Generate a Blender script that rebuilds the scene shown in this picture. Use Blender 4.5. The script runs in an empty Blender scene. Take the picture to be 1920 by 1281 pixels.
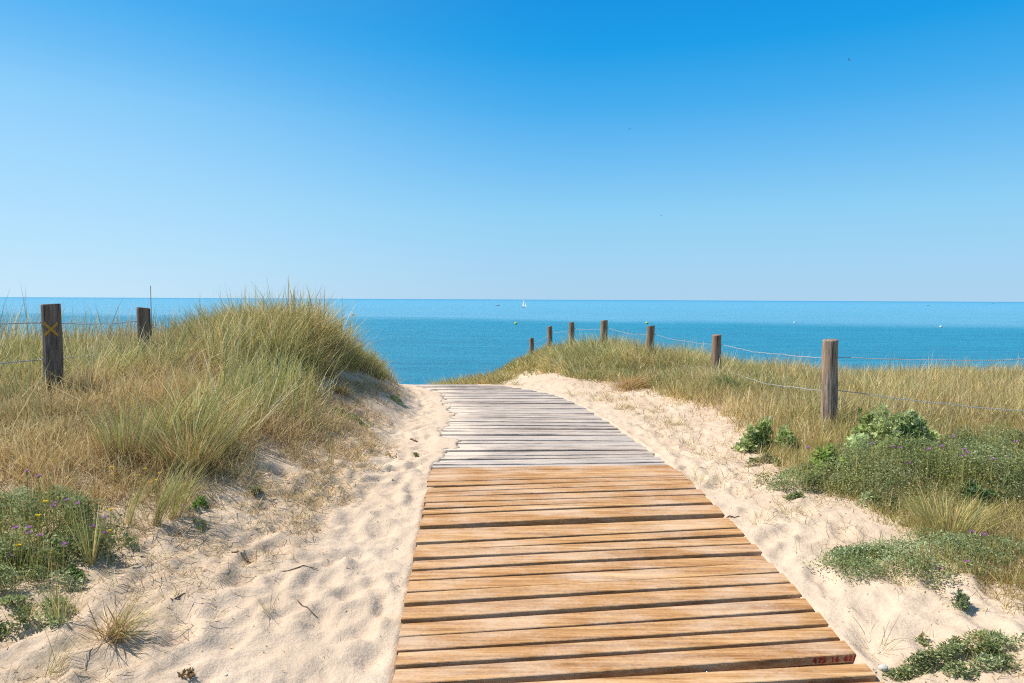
import bpy, math
import numpy as np
from mathutils import Matrix, Vector

rng = np.random.default_rng(7)
SC = bpy.context.scene
COL = SC.collection
F = 1300.0          # focal length in pixels of a 1920 px wide picture
EYE = 1.6
SEA = -5.4

# ------------------------------------------------------------------ camera
cam_d = bpy.data.cameras.new("camera")
cam_d.sensor_width = 36.0
cam_d.lens = F / 1920 * 36
cam_d.clip_start = 0.05
cam_d.clip_end = 60000
cam = bpy.data.objects.new("camera", cam_d)
COL.objects.link(cam)
cam.location = (0, 0, EYE)
cam.rotation_euler = (math.radians(90 - 3.48), math.radians(-0.27), 0)
SC.camera = cam
bpy.context.view_layer.update()
CM = np.array(cam.rotation_euler.to_matrix())

def project(P):
    q = (P - np.array([0, 0, EYE])) @ CM
    d = np.where(-q[:, 2] < 0.05, 0.05, -q[:, 2])
    return np.stack([960 + F * q[:, 0] / d, 640.5 - F * q[:, 1] / d], 1)

def ray(px, py):
    v = CM @ np.array([(px - 960) / F, -(py - 640.5) / F, -1.0])
    return v / v[1]

def at(px, py, Y):
    r = ray(px, py)
    return np.array([r[0] * Y, Y, EYE + r[2] * Y])

# ------------------------------------------------------------------ noise
def _hash(ix, iy, seed):
    h = (ix.astype(np.int64) * 374761393 + iy.astype(np.int64) * 668265263 + seed * 974634777) & 0x7fffffff
    h = ((h ^ (h >> 13)) * 1274126177) & 0x7fffffff
    h = h ^ (h >> 16)
    return (h & 0xffff) / 65535.0

def vnoise(x, y, s, seed=0):
    x = np.asarray(x, float) / s + 1000; y = np.asarray(y, float) / s + 1000
    ix = np.floor(x); iy = np.floor(y); fx = x - ix; fy = y - iy
    fx = fx * fx * (3 - 2 * fx); fy = fy * fy * (3 - 2 * fy)
    a = _hash(ix, iy, seed); b = _hash(ix + 1, iy, seed)
    c = _hash(ix, iy + 1, seed); d = _hash(ix + 1, iy + 1, seed)
    return (a * (1 - fx) + b * fx) * (1 - fy) + (c * (1 - fx) + d * fx) * fy

def fbm(x, y, s, o=4, seed=0):
    t = 0; a = 1; n = 0
    for k in range(o):
        t = t + a * vnoise(x, y, s, seed + k * 17); n += a; a *= 0.5; s *= 0.5
    return t / n

def sstep(a, b, x):
    t = np.clip((x - a) / (b - a), 0, 1)
    return t * t * (3 - 2 * t)

# ------------------------------------------------------------------ boardwalk plan
RZ = [-3, 2.0, 3.1, 4.0, 5.9, 6.77, 7.65, 8.6, 9.0, 9.9, 11.1, 11.6, 12.4, 13, 14, 16, 20]
RX = [2.0, 1.74, 1.67, 1.61, 1.50, 1.42, 1.33, 1.22, 1.16, 1.03, .78, .58, .12, -.30, -1.0, -2.2, -4.4]
LZ = [-3, 2.0, 3.1, 4.0, 5.9, 7.0, 8.3, 10, 11.5, 12.4, 13, 14, 16, 20]
LX = [-.30, -.49, -.54, -.59, -.70, -.78, -.88, -1.05, -1.42, -1.80, -2.2, -3.0, -4.4, -6.6]
WZ = [-3, 2.0, 3.1, 4.0, 5.0, 5.9, 8.0, 10, 11.5, 12.6, 13.4, 14.5, 17, 20, 26, 34]
WH = [-.2, -.16, -.11, -.02, .045, .08, .07, .055, .045, .02, -.06, -.27, -.95, -1.9, -3.5, -4.9]
Rx = lambda y: np.interp(y, RZ, RX)
Lx = lambda y: np.interp(y, LZ, LX)
Wz = lambda y: np.interp(y, WZ, WH)

# ------------------------------------------------------------------ terrain
CP = np.array([
 (-1.3,-2,-.2),(-5,-2,-.1),(-12,-2,.1),(3,-2,-.2),(8,-2,-.1),(14,-2,0),
 (-1.2,3,-.07),(-2,3,.02),(-3,3,.10),(-4,3,.22),(-6,3,.40),(-12,3,.5),(-1.3,1,-.15),(-4,1,.0),
 (-1.0,5,.05),(-1.6,5,.12),(-2.35,5,.34),(-3.5,5,.55),(-5,5,.68),(-8,5,.75),(-12,6,.7),
 (-1.1,6.5,.08),(-1.7,6.5,.22),(-2.4,6.5,.52),(-3.2,6.5,.70),(-4.5,6.5,.72),
 (-1.25,8,.08),(-1.7,8,.25),(-2.3,8,.50),(-3,8,.76),(-4.7,8.8,.70),
 (-1.4,10,.12),(-1.7,10,.29),(-2.05,9.9,.46),(-2.4,9.7,.65),(-2.7,9.6,.86),(-2.9,9.5,.93),(-3.5,10,.88),(-5,10,.86),(-8,10,.72),(-12,10,.6),
 (-1.8,11.8,.10),(-2.3,11.8,.35),(-3.2,12,.6),(-6,13,.3),(-10,13,.2),
 (-3.1,13.4,-.1),(-4.2,15,-.4),(-6,16,-.6),(-12,16,-.6),
 (2.5,3,-.05),(4,3,0),(8,3,.05),(1.7,3,-.09),
 (1.65,5,.06),(2.5,5,.09),(3.5,5,.13),(6,5,.2),(13,5,.2),
 (1.55,7,.09),(2.3,7,.14),(3.3,7.2,.28),(5,7,.24),(8,7,.2),
 (1.35,9,.07),(2,9,.10),(2.9,9,.2),(3.4,10,.27),(5,10,.14),(9,10,.08),(14,10,.1),
 (.95,11,.06),(1.7,11,.10),(2.6,11.5,.2),(3.5,11.8,.22),(6,12,.0),(10,12,-.08),
 (.3,12.9,.10),(1,13,.16),(1.8,13,.16),(2.8,14,.18),(5,15,-.12),(9,15,-.25),(14,14,-.1),
 (-.7,14.6,-.16),(.5,15,-.12),(1.3,15,.12),(2.2,16.5,.24),(4,18,-.3),(9,19,-.9),(14,18,-.6),
 (-1.0,17,-.75),(.2,17,-.65),(.6,18,-.6),(1.05,17,-.08),(1.64,19,.05),(3,21,-.5),
 (1.17,21.5,-.1),(.68,24,-.65),(.18,26.5,-1.5),(3,25,-1.5),(9,25,-2.2),(14,25,-2.2),
 (-2,20,-1.7),(-6,20,-1.7),(-12,20,-1.7),(-1.5,26,-3.2),(-3,26,-3.3),(-12,26,-3.3),(0,32,-4.2),(8,32,-4.3),(14,32,-4.3),
 (-12,34,-4.9),(-5,40,-5.6),(5,40,-5.5),(14,40,-5.5),(-12,50,-6.4),(0,50,-6.4),(14,50,-6.4),(0,70,-8),(-12,70,-8),(14,70,-8)], float)

def _tps(d2):
    return 0.5 * d2 * np.log(d2 + 1e-9)
n = len(CP)
K = _tps((CP[:, None, 0] - CP[None, :, 0]) ** 2 + (CP[:, None, 1] - CP[None, :, 1]) ** 2) + np.eye(n) * 0.02
A = np.zeros((n + 3, n + 3)); A[:n, :n] = K; A[:n, n] = 1; A[:n, n + 1:] = CP[:, :2]
A[n:, :n] = A[:n, n:].T
TW = np.linalg.solve(A, np.concatenate([CP[:, 2], [0, 0, 0]]))

def base_h(x, y):
    x = np.clip(np.asarray(x, float), -13, 15); y = np.clip(np.asarray(y, float), -3, 72)
    sh = x.shape; x = x.ravel(); y = y.ravel()
    out = np.full(x.shape, TW[n]) + TW[n + 1] * x + TW[n + 2] * y
    for i in range(n):
        out += TW[i] * _tps((x - CP[i, 0]) ** 2 + (y - CP[i, 1]) ** 2)
    return out.reshape(sh)

def cover(x, y):
    """how far the drifted sand reaches over the plank ends, metres"""
    far = sstep(6.15, 6.8, y)
    left = .03 * (fbm(x * 0, y, .35, 3, 5) - .45) + far * (.02 + .45 * np.clip(fbm(x * 0, y, .8, 3, 9) - .22, 0, 1))
    left = left + far * (.16 * (vnoise(x, y, .11, 12) - .5) + .10 * (vnoise(x, y, .045, 13) - .5))
    left = left + .10 * sstep(5.2, 5.5, y) * (1 - sstep(5.6, 5.9, y)) * fbm(x * 0, y, .2, 2, 15)
    right = .035 * (fbm(x * 0, y, .3, 3, 6) - .5) + .10 * sstep(10.5, 12, y)
    mid = (Lx(y) + Rx(y)) / 2
    return np.where(x < mid, left, right)

def ground_smooth(x, y):
    x = np.asarray(x, float); y = np.asarray(y, float)
    b = base_h(x, y)
    L = Lx(y); R = Rx(y); w = Wz(y)
    inside = np.minimum(x - L, R - x)
    t = np.maximum(sstep(0.0, .75, -inside), sstep(14.2, 17, y))
    h = w * (1 - t) + b * t
    # wind-drifted thickness at the edge, a hollow below the planks
    s = inside - cover(x, y)
    edge = np.where(y > 6.2, .010, -.010)
    hin = w + edge * (1 - sstep(-.3, -.02, -s) * 0) - (.095 + edge) * sstep(-.02, .05, s)
    hin = hin + np.where(s < 0, np.clip(-s, 0, .35) * .03, 0)
    hin = hin * (1 - sstep(14.2, 17, y)) + b * sstep(14.2, 17, y)
    h = np.where(inside > 0, hin, h + edge * (1 - t) * (1 - sstep(-.25, 0, -inside) * 0))
    return h

xs = np.concatenate([-np.geomspace(5, 400, 46)[::-1][:-1], np.arange(-5, 5, .024), np.arange(5, 15, .12), np.geomspace(15, 400, 24)])
ys = np.concatenate([np.arange(-3, 2.2, .1), np.arange(2.2, 7, .022), np.arange(7, 14, .038), np.arange(14, 30, .15), np.arange(30, 90, 1.5)])
GX, GY = np.meshgrid(xs, ys)
GZ = ground_smooth(GX, GY)
ins = np.minimum(GX - Lx(GY), Rx(GY) - GX)
loose = sstep(-.02, .12, -ins)
small = sstep(40, 16, GY) * 1.0

def footprints(N, x0, x1, y0, y1, depth, zone=None):
    for _ in range(N):
        cx = rng.uniform(x0, x1); cy = rng.uniform(y0, y1)
        if zone is not None and not zone(cx, cy):
            continue
        a = rng.uniform(.085, .145); b = rng.uniform(.045, .08); th = rng.normal(0, .7) + math.pi / 2
        R = a * 2.6
        i0, i1 = np.searchsorted(xs, [cx - R, cx + R]); j0, j1 = np.searchsorted(ys, [cy - R, cy + R])
        if i1 - i0 < 3 or j1 - j0 < 3:
            continue
        X = GX[j0:j1, i0:i1] - cx; Y = GY[j0:j1, i0:i1] - cy
        u = (X * math.cos(th) + Y * math.sin(th)) / a; v = (-X * math.sin(th) + Y * math.cos(th)) / b
        r2 = u * u + v * v
        d = rng.uniform(.5, 1.1) * depth
        D = -d * np.exp(-r2 ** 2.2 * 1.1) + .55 * d * np.exp(-((np.sqrt(r2) - 1.45 - .2 * u) / .38) ** 2)
        BUMP[j0:j1, i0:i1] += D
BUMP = np.zeros_like(GZ)
Zl = lambda x, y: x < Lx(y) + .02 and base_h(np.array([x]), np.array([y]))[0] < .22 + .05 * (y > 5)
Zr = lambda x, y: x > Rx(y) - .02 and x < Rx(y) + 1.3 + .4 * (y > 6)
footprints(760, -3.6, -.3, 1.8, 7, .015, Zl)
footprints(330, -2.2, -.6, 7, 13.5, .014, Zl)
footprints(560, 1.0, 4.0, 1.8, 8, .016, Zr)
footprints(170, 0.0, 3.0, 8, 13, .017, Zr)
BUMP += (fbm(GX, GY * .8, .42, 3, 31) - .5) * .045 + (fbm(GX + GY * .3, GY, .13, 3, 33) - .5) * .018
BUMP += (fbm(GX, GY, 1.5, 2, 35) - .5) * .05 * sstep(.8, 2, -ins)
BUMP += (fbm(GX, GY, .07, 2, 37) - .5) * .014
BUMP = np.clip(BUMP, -.055, .05)
GZ = GZ + BUMP * loose * np.clip(small, 0.1, 1)
near_edge = np.exp(-(np.clip(-ins, 0, 9) / .10) ** 2) * (ins < 0)
GZ = np.where((ins < 0) & (GY < 6.2), np.minimum(GZ, Wz(GY) + .004 + .9 * (-ins)), GZ)

def ground(x, y):
    """height of the finished sheet (bilinear)"""
    x = np.asarray(x, float); y = np.asarray(y, float)
    i = np.clip(np.searchsorted(xs, x) - 1, 0, len(xs) - 2); j = np.clip(np.searchsorted(ys, y) - 1, 0, len(ys) - 2)
    fx = (x - xs[i]) / (xs[i + 1] - xs[i]); fy = (y - ys[j]) / (ys[j + 1] - ys[j])
    return (GZ[j, i] * (1 - fx) + GZ[j, i + 1] * fx) * (1 - fy) + (GZ[j + 1, i] * (1 - fx) + GZ[j + 1, i + 1] * fx) * fy

def hit(px, py, y0=2.0, y1=30.0):
    """ground point seen at a pixel of the photograph"""
    r = ray(px, py)
    Y = np.linspace(y0, y1, 2800)
    z = EYE + r[2] * Y
    g = ground(r[0] * Y, Y)
    k = np.argmax(z < g)
    if z[k] >= g[k]:
        k = len(Y) - 1
    return np.array([r[0] * Y[k], Y[k], g[k]])

def inpoly(P, poly):
    x, y = P[:, 0], P[:, 1]
    c = np.zeros(len(P), bool)
    m = len(poly)
    for i in range(m):
        x1, y1 = poly[i]; x2, y2 = poly[(i + 1) % m]
        if y1 == y2: continue
        cond = ((y1 > y) != (y2 > y)) & (x < (x2 - x1) * (y - y1) / (y2 - y1) + x1)
        c ^= cond
    return c

# ------------------------------------------------------------------ object helpers
def mesh_obj(name, V, Fc, mat, parent=None, col=None, pid=None, smooth=False, world=True):
    """Fc: list of (M,k) int arrays"""
    me = bpy.data.meshes.new(name)
    V = np.asarray(V, np.float32)
    if not isinstance(Fc, list): Fc = [Fc]
    Fc = [np.asarray(f, np.int32) for f in Fc if len(f)]
    me.vertices.add(len(V)); me.vertices.foreach_set("co", V.ravel())
    loops = np.concatenate([f.ravel() for f in Fc])
    tot = np.concatenate([np.full(len(f), f.shape[1], np.int32) for f in Fc])
    st = np.concatenate([[0], np.cumsum(tot)[:-1]]).astype(np.int32)
    me.loops.add(len(loops)); me.loops.foreach_set("vertex_index", loops)
    me.polygons.add(len(tot)); me.polygons.foreach_set("loop_start", st)
    try: me.polygons.foreach_set("loop_total", tot)
    except Exception: pass
    me.polygons.foreach_set("use_smooth", np.full(len(tot), bool(smooth)))
    me.update(calc_edges=True)
    if col is not None:
        a = me.attributes.new("tint", 'FLOAT_COLOR', 'POINT')
        c = np.ones((len(V), 4), np.float32); c[:, :3] = col
        a.data.foreach_set("color", c.ravel())
    if pid is not None:
        a = me.attributes.new("pid", 'FLOAT', 'POINT')
        a.data.foreach_set("value", np.asarray(pid, np.float32))
    me.materials.append(mat)
    me.validate()
    o = bpy.data.objects.new(name, me); COL.objects.link(o)
    if parent is not None:
        o.parent = parent
    return o

def tag(o, label=None, cat=None, group=None, kind=None):
    if label: o["label"] = label
    if cat: o["category"] = cat
    if group: o["group"] = group
    if kind: o["kind"] = kind
    return o

def empty(name, loc, label, cat, group=None):
    o = bpy.data.objects.new(name, None); o.empty_display_size = .1
    COL.objects.link(o); o.location = loc
    return tag(o, label, cat, group)

def tube(pts, r, n=8, cap=True):
    pts = np.asarray(pts, float); m = len(pts)
    r = np.broadcast_to(np.asarray(r, float), (m,))
    T = np.gradient(pts, axis=0); T /= np.linalg.norm(T, axis=1)[:, None] + 1e-12
    ref = np.array([0, 0, 1.0]) if abs(T[:, 2]).mean() < .8 else np.array([0, 1.0, 0])
    U = np.cross(T, ref); U /= np.linalg.norm(U, axis=1)[:, None]; W = np.cross(T, U)
    a = np.linspace(0, 2 * np.pi, n, endpoint=False)
    V = pts[:, None] + r[:, None, None] * (np.cos(a)[None, :, None] * U[:, None] + np.sin(a)[None, :, None] * W[:, None])
    V = V.reshape(-1, 3)
    i = np.arange(m - 1)[:, None] * n; j = np.arange(n)[None]; k = (j + 1) % n
    Q = np.stack([i + j, i + k, i + n + k, i + n + j], -1).reshape(-1, 4)
    fs = [Q]
    if cap: fs.append(np.array([np.arange(n)[::-1], (m - 1) * n + np.arange(n)]))
    return V, fs

def join(parts):
    V = []; by = {}; off = 0
    for v, fs in parts:
        V.append(v)
        for f in fs:
            f = np.asarray(f)
            by.setdefault(f.shape[1], []).append(f + off)
        off += len(v)
    return np.concatenate(V), [np.concatenate(x) for x in by.values()]

def ball(c, r, nu=12, nv=8, s=(1, 1, 1)):
    V = [(0, 0, -1)]
    for i in range(1, nv):
        ph = -math.pi / 2 + math.pi * i / nv
        for j in range(nu):
            a = 2 * math.pi * j / nu
            V.append((math.cos(ph) * math.cos(a), math.cos(ph) * math.sin(a), math.sin(ph)))
    V.append((0, 0, 1)); V = np.array(V) * r * np.array(s) + np.array(c)
    T = []; Q = []
    for j in range(nu):
        k = (j + 1) % nu
        T.append((0, 1 + k, 1 + j)); e = len(V) - 1; b = 1 + (nv - 2) * nu
        T.append((e, b + j, b + k))
        for i in range(nv - 2):
            p = 1 + i * nu; Q.append((p + j, p + k, p + nu + k, p + nu + j))
    return V, [np.array(T), np.array(Q)]

# ------------------------------------------------------------------ materials
def new_mat(name):
    m = bpy.data.materials.new(name); m.use_nodes = True
    nt = m.node_tree; nt.nodes.clear()
    return m, nt

class NT:
    def __init__(s, nt): s.nt = nt
    def n(s, t, **k):
        nd = s.nt.nodes.new(t)
        for a, b in k.items():
            if a in nd.inputs.keys(): nd.inputs[a].default_value = b
            else: setattr(nd, a, b)
        return nd
    def l(s, a, b): s.nt.links.new(a, b)
    def out(s, sh):
        o = s.n('ShaderNodeOutputMaterial'); s.l(sh, o.inputs['Surface'])
    def noise(s, vec, scale, detail=4, rough=.55, **k):
        nd = s.n('ShaderNodeTexNoise'); nd.inputs['Scale'].default_value = scale
        nd.inputs['Detail'].default_value = detail; nd.inputs['Roughness'].default_value = rough
        if vec is not None: s.l(vec, nd.inputs['Vector'])
        return nd.outputs['Fac']
    def map(s, vec, scale=(1, 1, 1), loc=(0, 0, 0), rot=(0, 0, 0)):
        nd = s.n('ShaderNodeMapping'); nd.inputs['Scale'].default_value = scale
        nd.inputs['Location'].default_value = loc; nd.inputs['Rotation'].default_value = rot
        s.l(vec, nd.inputs['Vector']); return nd.outputs[0]
    def ramp(s, fac, stops):
        nd = s.n('ShaderNodeValToRGB'); e = nd.color_ramp.elements
        while len(e) < len(stops): e.new(.5)
        for i, (p, c) in enumerate(stops):
            e[i].position = p; e[i].color = (c, c, c, 1) if not isinstance(c, tuple) else (*c, 1)
        s.l(fac, nd.inputs['Fac']); return nd.outputs['Color']
    def mix(s, f, a, b, mode='MIX'):
        nd = s.n('ShaderNodeMix'); nd.data_type = 'RGBA'; nd.blend_type = mode
        for sk, v in ((nd.inputs[0], f), (nd.inputs[6], a), (nd.inputs[7], b)):
            if hasattr(v, 'links'): s.l(v, sk)
            elif isinstance(v, tuple): sk.default_value = (*v, 1)
            else: sk.default_value = v
        return nd.outputs[2]
    def math(s, op, a, b=0.0, clamp=False):
        nd = s.n('ShaderNodeMath'); nd.operation = op; nd.use_clamp = clamp
        for sk, v in ((nd.inputs[0], a), (nd.inputs[1], b)):
            if hasattr(v, 'links'): s.l(v, sk)
            else: sk.default_value = v
        return nd.outputs[0]
    def bump(s, h, strength, dist, normal=None):
        nd = s.n('ShaderNodeBump'); nd.inputs['Strength'].default_value = strength
        nd.inputs['Distance'].default_value = dist; s.l(h, nd.inputs['Height'])
        if normal is not None: s.l(normal, nd.inputs['Normal'])
        return nd.outputs[0]
    def pbsdf(s, col, rough=.8, spec=.3, normal=None):
        p = s.n('ShaderNodeBsdfPrincipled')
        for nm, v in (('Base Color', col), ('Roughness', rough), ('Specular IOR Level', spec)):
            if hasattr(v, 'links'): s.l(v, p.inputs[nm])
            elif isinstance(v, tuple): p.inputs[nm].default_value = (*v, 1)
            else: p.inputs[nm].default_value = v
        if normal is not None: s.l(normal, p.inputs['Normal'])
        return p

def mat_sand():
    m, nt = new_mat("sand"); N = NT(nt)
    g = N.n('ShaderNodeNewGeometry').outputs['Position']
    at_ = N.n('ShaderNodeAttribute', attribute_name='tint').outputs['Color']
    big = N.noise(g, 1.3, 4); fine = N.noise(g, 60, 3, .6); grain = N.noise(g, 420, 2, .7)
    c = N.mix(N.ramp(big, [(.35, 0.0), (.65, 1.0)]), (.65, .505, .375), (.72, .575, .44))
    c = N.mix(N.ramp(fine, [(.3, 0.0), (.7, 1.0)]), c, N.mix(1.0, c, (.90, .88, .86), 'MULTIPLY'))
    c = N.mix(N.ramp(grain, [(.33, 1.0), (.43, 0.0)]), c, (.28, .20, .14))
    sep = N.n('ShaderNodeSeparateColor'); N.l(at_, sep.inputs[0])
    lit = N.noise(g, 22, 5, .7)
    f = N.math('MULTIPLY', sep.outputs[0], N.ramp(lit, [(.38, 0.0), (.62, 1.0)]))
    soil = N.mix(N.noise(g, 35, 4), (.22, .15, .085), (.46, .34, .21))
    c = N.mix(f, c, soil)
    b = N.bump(N.noise(g, 18, 6, .70), .7, .022)
    b = N.bump(grain, .35, .002, b)
    N.out(N.pbsdf(c, .95, .12, b).outputs[0])
    return m

def mat_leaf(name, trans=.35, rough=.6, spec=.15):
    m, nt = new_mat(name); N = NT(nt)
    c = N.n('ShaderNodeAttribute', attribute_name='tint').outputs['Color']
    p = N.pbsdf(c, rough, spec)
    t = N.n('ShaderNodeBsdfTranslucent'); N.l(c, t.inputs[0])
    mx = N.n('ShaderNodeMixShader'); mx.inputs[0].default_value = trans
    N.l(p.outputs[0], mx.inputs[1]); N.l(t.outputs[0], mx.inputs[2]); N.out(mx.outputs[0])
    return m

def mat_plank(name, c0, c1, c2, dust, dustc):
    m, nt = new_mat(name); N = NT(nt)
    tc = N.n('ShaderNodeTexCoord').outputs['Object']
    at_ = N.n('ShaderNodeAttribute', attribute_name='pid').outputs['Fac']
    add = N.n('ShaderNodeCombineXYZ'); N.l(N.math('MULTIPLY', at_, 37.0), add.inputs[0]); N.l(N.math('MULTIPLY', at_, 11.0), add.inputs[2])
    va = N.n('ShaderNodeVectorMath'); va.operation = 'ADD'; N.l(tc, va.inputs[0]); N.l(add.outputs[0], va.inputs[1])
    v = va.outputs[0]
    g1 = N.noise(N.map(v, (1.3, 34, 34)), 1.0, 6, .62)
    g2 = N.noise(N.map(v, (5, 150, 150)), 1.0, 4, .6)
    c = N.ramp(g1, [(.34, c0), (.5, c1), (.66, c2)])
    c = N.mix(N.ramp(g2, [(.3, 0.0), (.62, 1.0)]), N.mix(1.0, c, (.72, .68, .64), 'MULTIPLY'), c)
    g3 = N.noise(N.map(v, (28, 260, 260)), 1.0, 3, .6)
    c = N.mix(N.ramp(g3, [(.34, .65), (.45, 0.0)]), c, N.mix(1.0, c, (.62, .56, .50), 'MULTIPLY'))
    # per plank tone
    tone = N.n('ShaderNodeTexWhiteNoise'); tone.noise_dimensions = '1D'; N.l(at_, tone.inputs['W'])
    c = N.mix(N.math('MULTIPLY', tone.outputs['Value'], .85), c, N.mix(1.0, c, (.80, .72, .66), 'MULTIPLY'))
    # knots and orange resin stains
    kn = N.n('ShaderNodeTexVoronoi'); kn.inputs['Scale'].default_value = 1.0
    N.l(N.map(v, (2.2, 8, 8)), kn.inputs['Vector'])
    c = N.mix(N.ramp(kn.outputs['Distance'], [(.03, .75), (.10, 0.0)]), c, (c0[0] * .55, c0[1] * .5, c0[2] * .45))
    # wind blown sand lying on the wood
    d = N.noise(N.map(tc, (2.2, 5, 5)), 1.0, 5, .65); d2 = N.noise(tc, 55, 3, .7)
    dd = N.math('ADD', N.math('MULTIPLY', d, .8), N.math('MULTIPLY', d2, .25))
    c = N.mix(N.math('MULTIPLY', N.ramp(dd, [(.47, 0.0), (.66, 1.0)]), dust), c, dustc)
    da = N.n('ShaderNodeAttribute', attribute_name='dust').outputs['Fac']
    e = N.math('ADD', da, N.math('MULTIPLY', N.math('SUBTRACT', dd, .5), .9))
    c = N.mix(N.ramp(e, [(.38, 0.0), (.62, .95)]), c, dustc)
    h = N.math('ADD', g1, N.math('MULTIPLY', g2, .5))
    N.out(N.pbsdf(c, .75, .22, N.bump(N.math('ADD', h, g3), .7, .004)).outputs[0])
    return m

def mat_post():
    m, nt = new_mat("weathered_timber"); N = NT(nt)
    v = N.n('ShaderNodeTexCoord').outputs['Object']
    at_ = N.n('ShaderNodeAttribute', attribute_name='tint').outputs['Color']
    g1 = N.noise(N.map(v, (55, 55, 3.5)), 1, 7, .7); g2 = N.noise(N.map(v, (7, 7, 3)), 1, 4, .6)
    c = N.ramp(g1, [(.32, (.07, .052, .042)), (.5, (.27, .215, .175)), (.66, (.52, .45, .385))])
    c = N.mix(N.ramp(g2, [(.42, 0.0), (.62, .7)]), c, (.36, .24, .16))
    crack = N.noise(N.map(v, (75, 75, 1.6)), 1, 3, .5)
    c = N.mix(N.ramp(crack, [(.34, .95), (.41, 0.0)]), c, (.03, .022, .016))
    c = N.mix(1.0, c, at_, 'MULTIPLY')
    N.out(N.pbsdf(c, .9, .15, N.bump(N.math('ADD', g1, crack), .8, .006)).outputs[0])
    return m

def mat_flat(name, c, rough=.6, metal=0.0, spec=.4):
    m, nt = new_mat(name); N = NT(nt)
    g = N.n('ShaderNodeNewGeometry').outputs['Position']
    k = N.noise(g, 45, 4)
    cc = N.mix(N.ramp(k, [(.35, 0.0), (.65, 1.0)]), tuple(x * .75 for x in c), c)
    p = N.pbsdf(cc, rough, spec); p.inputs['Metallic'].default_value = metal
    N.out(p.outputs[0]); return m

def mat_sea():
    m, nt = new_mat("sea_water"); N = NT(nt)
    g = N.n('ShaderNodeNewGeometry').outputs['Position']
    sep = N.n('ShaderNodeSeparateXYZ'); N.l(g, sep.inputs[0])
    X, Y = sep.outputs[0], sep.outputs[1]
    # wind line: a ruffled darker belt inshore of a smoother pale one
    wob = N.noise(N.map(g, (.012, .012, 0)), 1, 4, .6)
    edge = N.math('ADD', N.math('SUBTRACT', Y, 235.0), N.math('MULTIPLY', X, .28))
    edge = N.math('ADD', edge, N.math('MULTIPLY', N.math('SUBTRACT', wob, .5), 90.0))
    calm = N.n('ShaderNodeMapRange'); calm.interpolation_type = 'SMOOTHSTEP'
    calm.inputs[1].default_value = -34; calm.inputs[2].default_value = 30; N.l(edge, calm.inputs[0])
    st = N.noise(N.map(g, (.015, .075, 0)), 1, 5, .65)
    st2 = N.noise(N.map(g, (.07, .42, 0)), 1, 7, .72)  # ripple streaks: brighter and darker reflections put into the base colour
    deep = N.mix(N.ramp(st, [(.35, 0.0), (.65, 1.0)]), (.006, .255, .40), (.014, .32, .485))
    deep = N.mix(N.ramp(st2, [(.40, 0.0), (.60, .85)]), deep, (.002, .20, .34))
    pale = N.mix(N.ramp(st, [(.35, 0.0), (.65, 1.0)]), (.095, .355, .53), (.14, .405, .58))
    c = N.mix(calm.outputs[0], deep, pale)
    far = N.n('ShaderNodeMapRange'); far.inputs[1].default_value = 900; far.inputs[2].default_value = 6000; N.l(Y, far.inputs[0])
    c = N.mix(far.outputs[0], c, (.045, .27, .46))
    w = N.noise(N.map(g, (.16, .75, .4)), 1, 7, .68)
    w2 = N.noise(N.map(g, (1.6, 4.0, 1)), 1, 4, .6)
    b = N.bump(N.math('ADD', w, N.math('MULTIPLY', w2, .3)), 1.0, 1.0)
    p = N.pbsdf(c, .30, .16, b)
    N.out(p.outputs[0]); return m

M_sand = mat_sand(); M_sea = mat_sea(); M_post = mat_post()
M_grass = mat_leaf("grass_blades", .34, .55, .2); M_herb = mat_leaf("herb_leaves", .38, .75, .08); M_petal = mat_leaf("petals", .3, .7, .1)
M_new = mat_plank("honey_planks", (.37, .185, .075), (.61, .34, .145), (.78, .50, .25), .5, (.72, .57, .44))
M_old = mat_plank("grey_planks", (.33, .285, .25), (.55, .49, .45), (.70, .64, .59), .5, (.70, .58, .47))
M_wire = mat_flat("galvanised_wire", (.50, .51, .53), .55, .3)
M_bolt = mat_flat("bolt_steel", (.30, .33, .37), .4, .8)
M_joist = mat_flat("joist_wood", (.16, .10, .06), .9)
M_red = mat_flat("red_paint", (.45, .015, .015), .5)
M_ochre = mat_flat("ochre_paint", (.50, .27, .02), .6)
M_white = mat_flat("white_gloss", (.85, .85, .84), .4)
M_buoyy = mat_flat("buoy_yellow", (.70, .72, .12), .4)
M_buoyw = mat_flat("buoy_white", (.80, .84, .72), .4)
M_dark = mat_flat("bird_feathers", (.10, .12, .16), .8)
M_twig = mat_flat("dead_wood", (.20, .13, .08), .9)
M_stone = mat_flat("pale_stone", (.62, .58, .52), .85)
M_hull = mat_flat("hull_dark", (.10, .14, .22), .5)

# ------------------------------------------------------------------ ground sheet
def idx_grid(nr, nc):
    i = np.arange(nr - 1)[:, None] * nc; j = np.arange(nc - 1)[None]
    return np.stack([i + j, i + j + 1, i + nc + j + 1, i + nc + j], -1).reshape(-1, 4)

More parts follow.
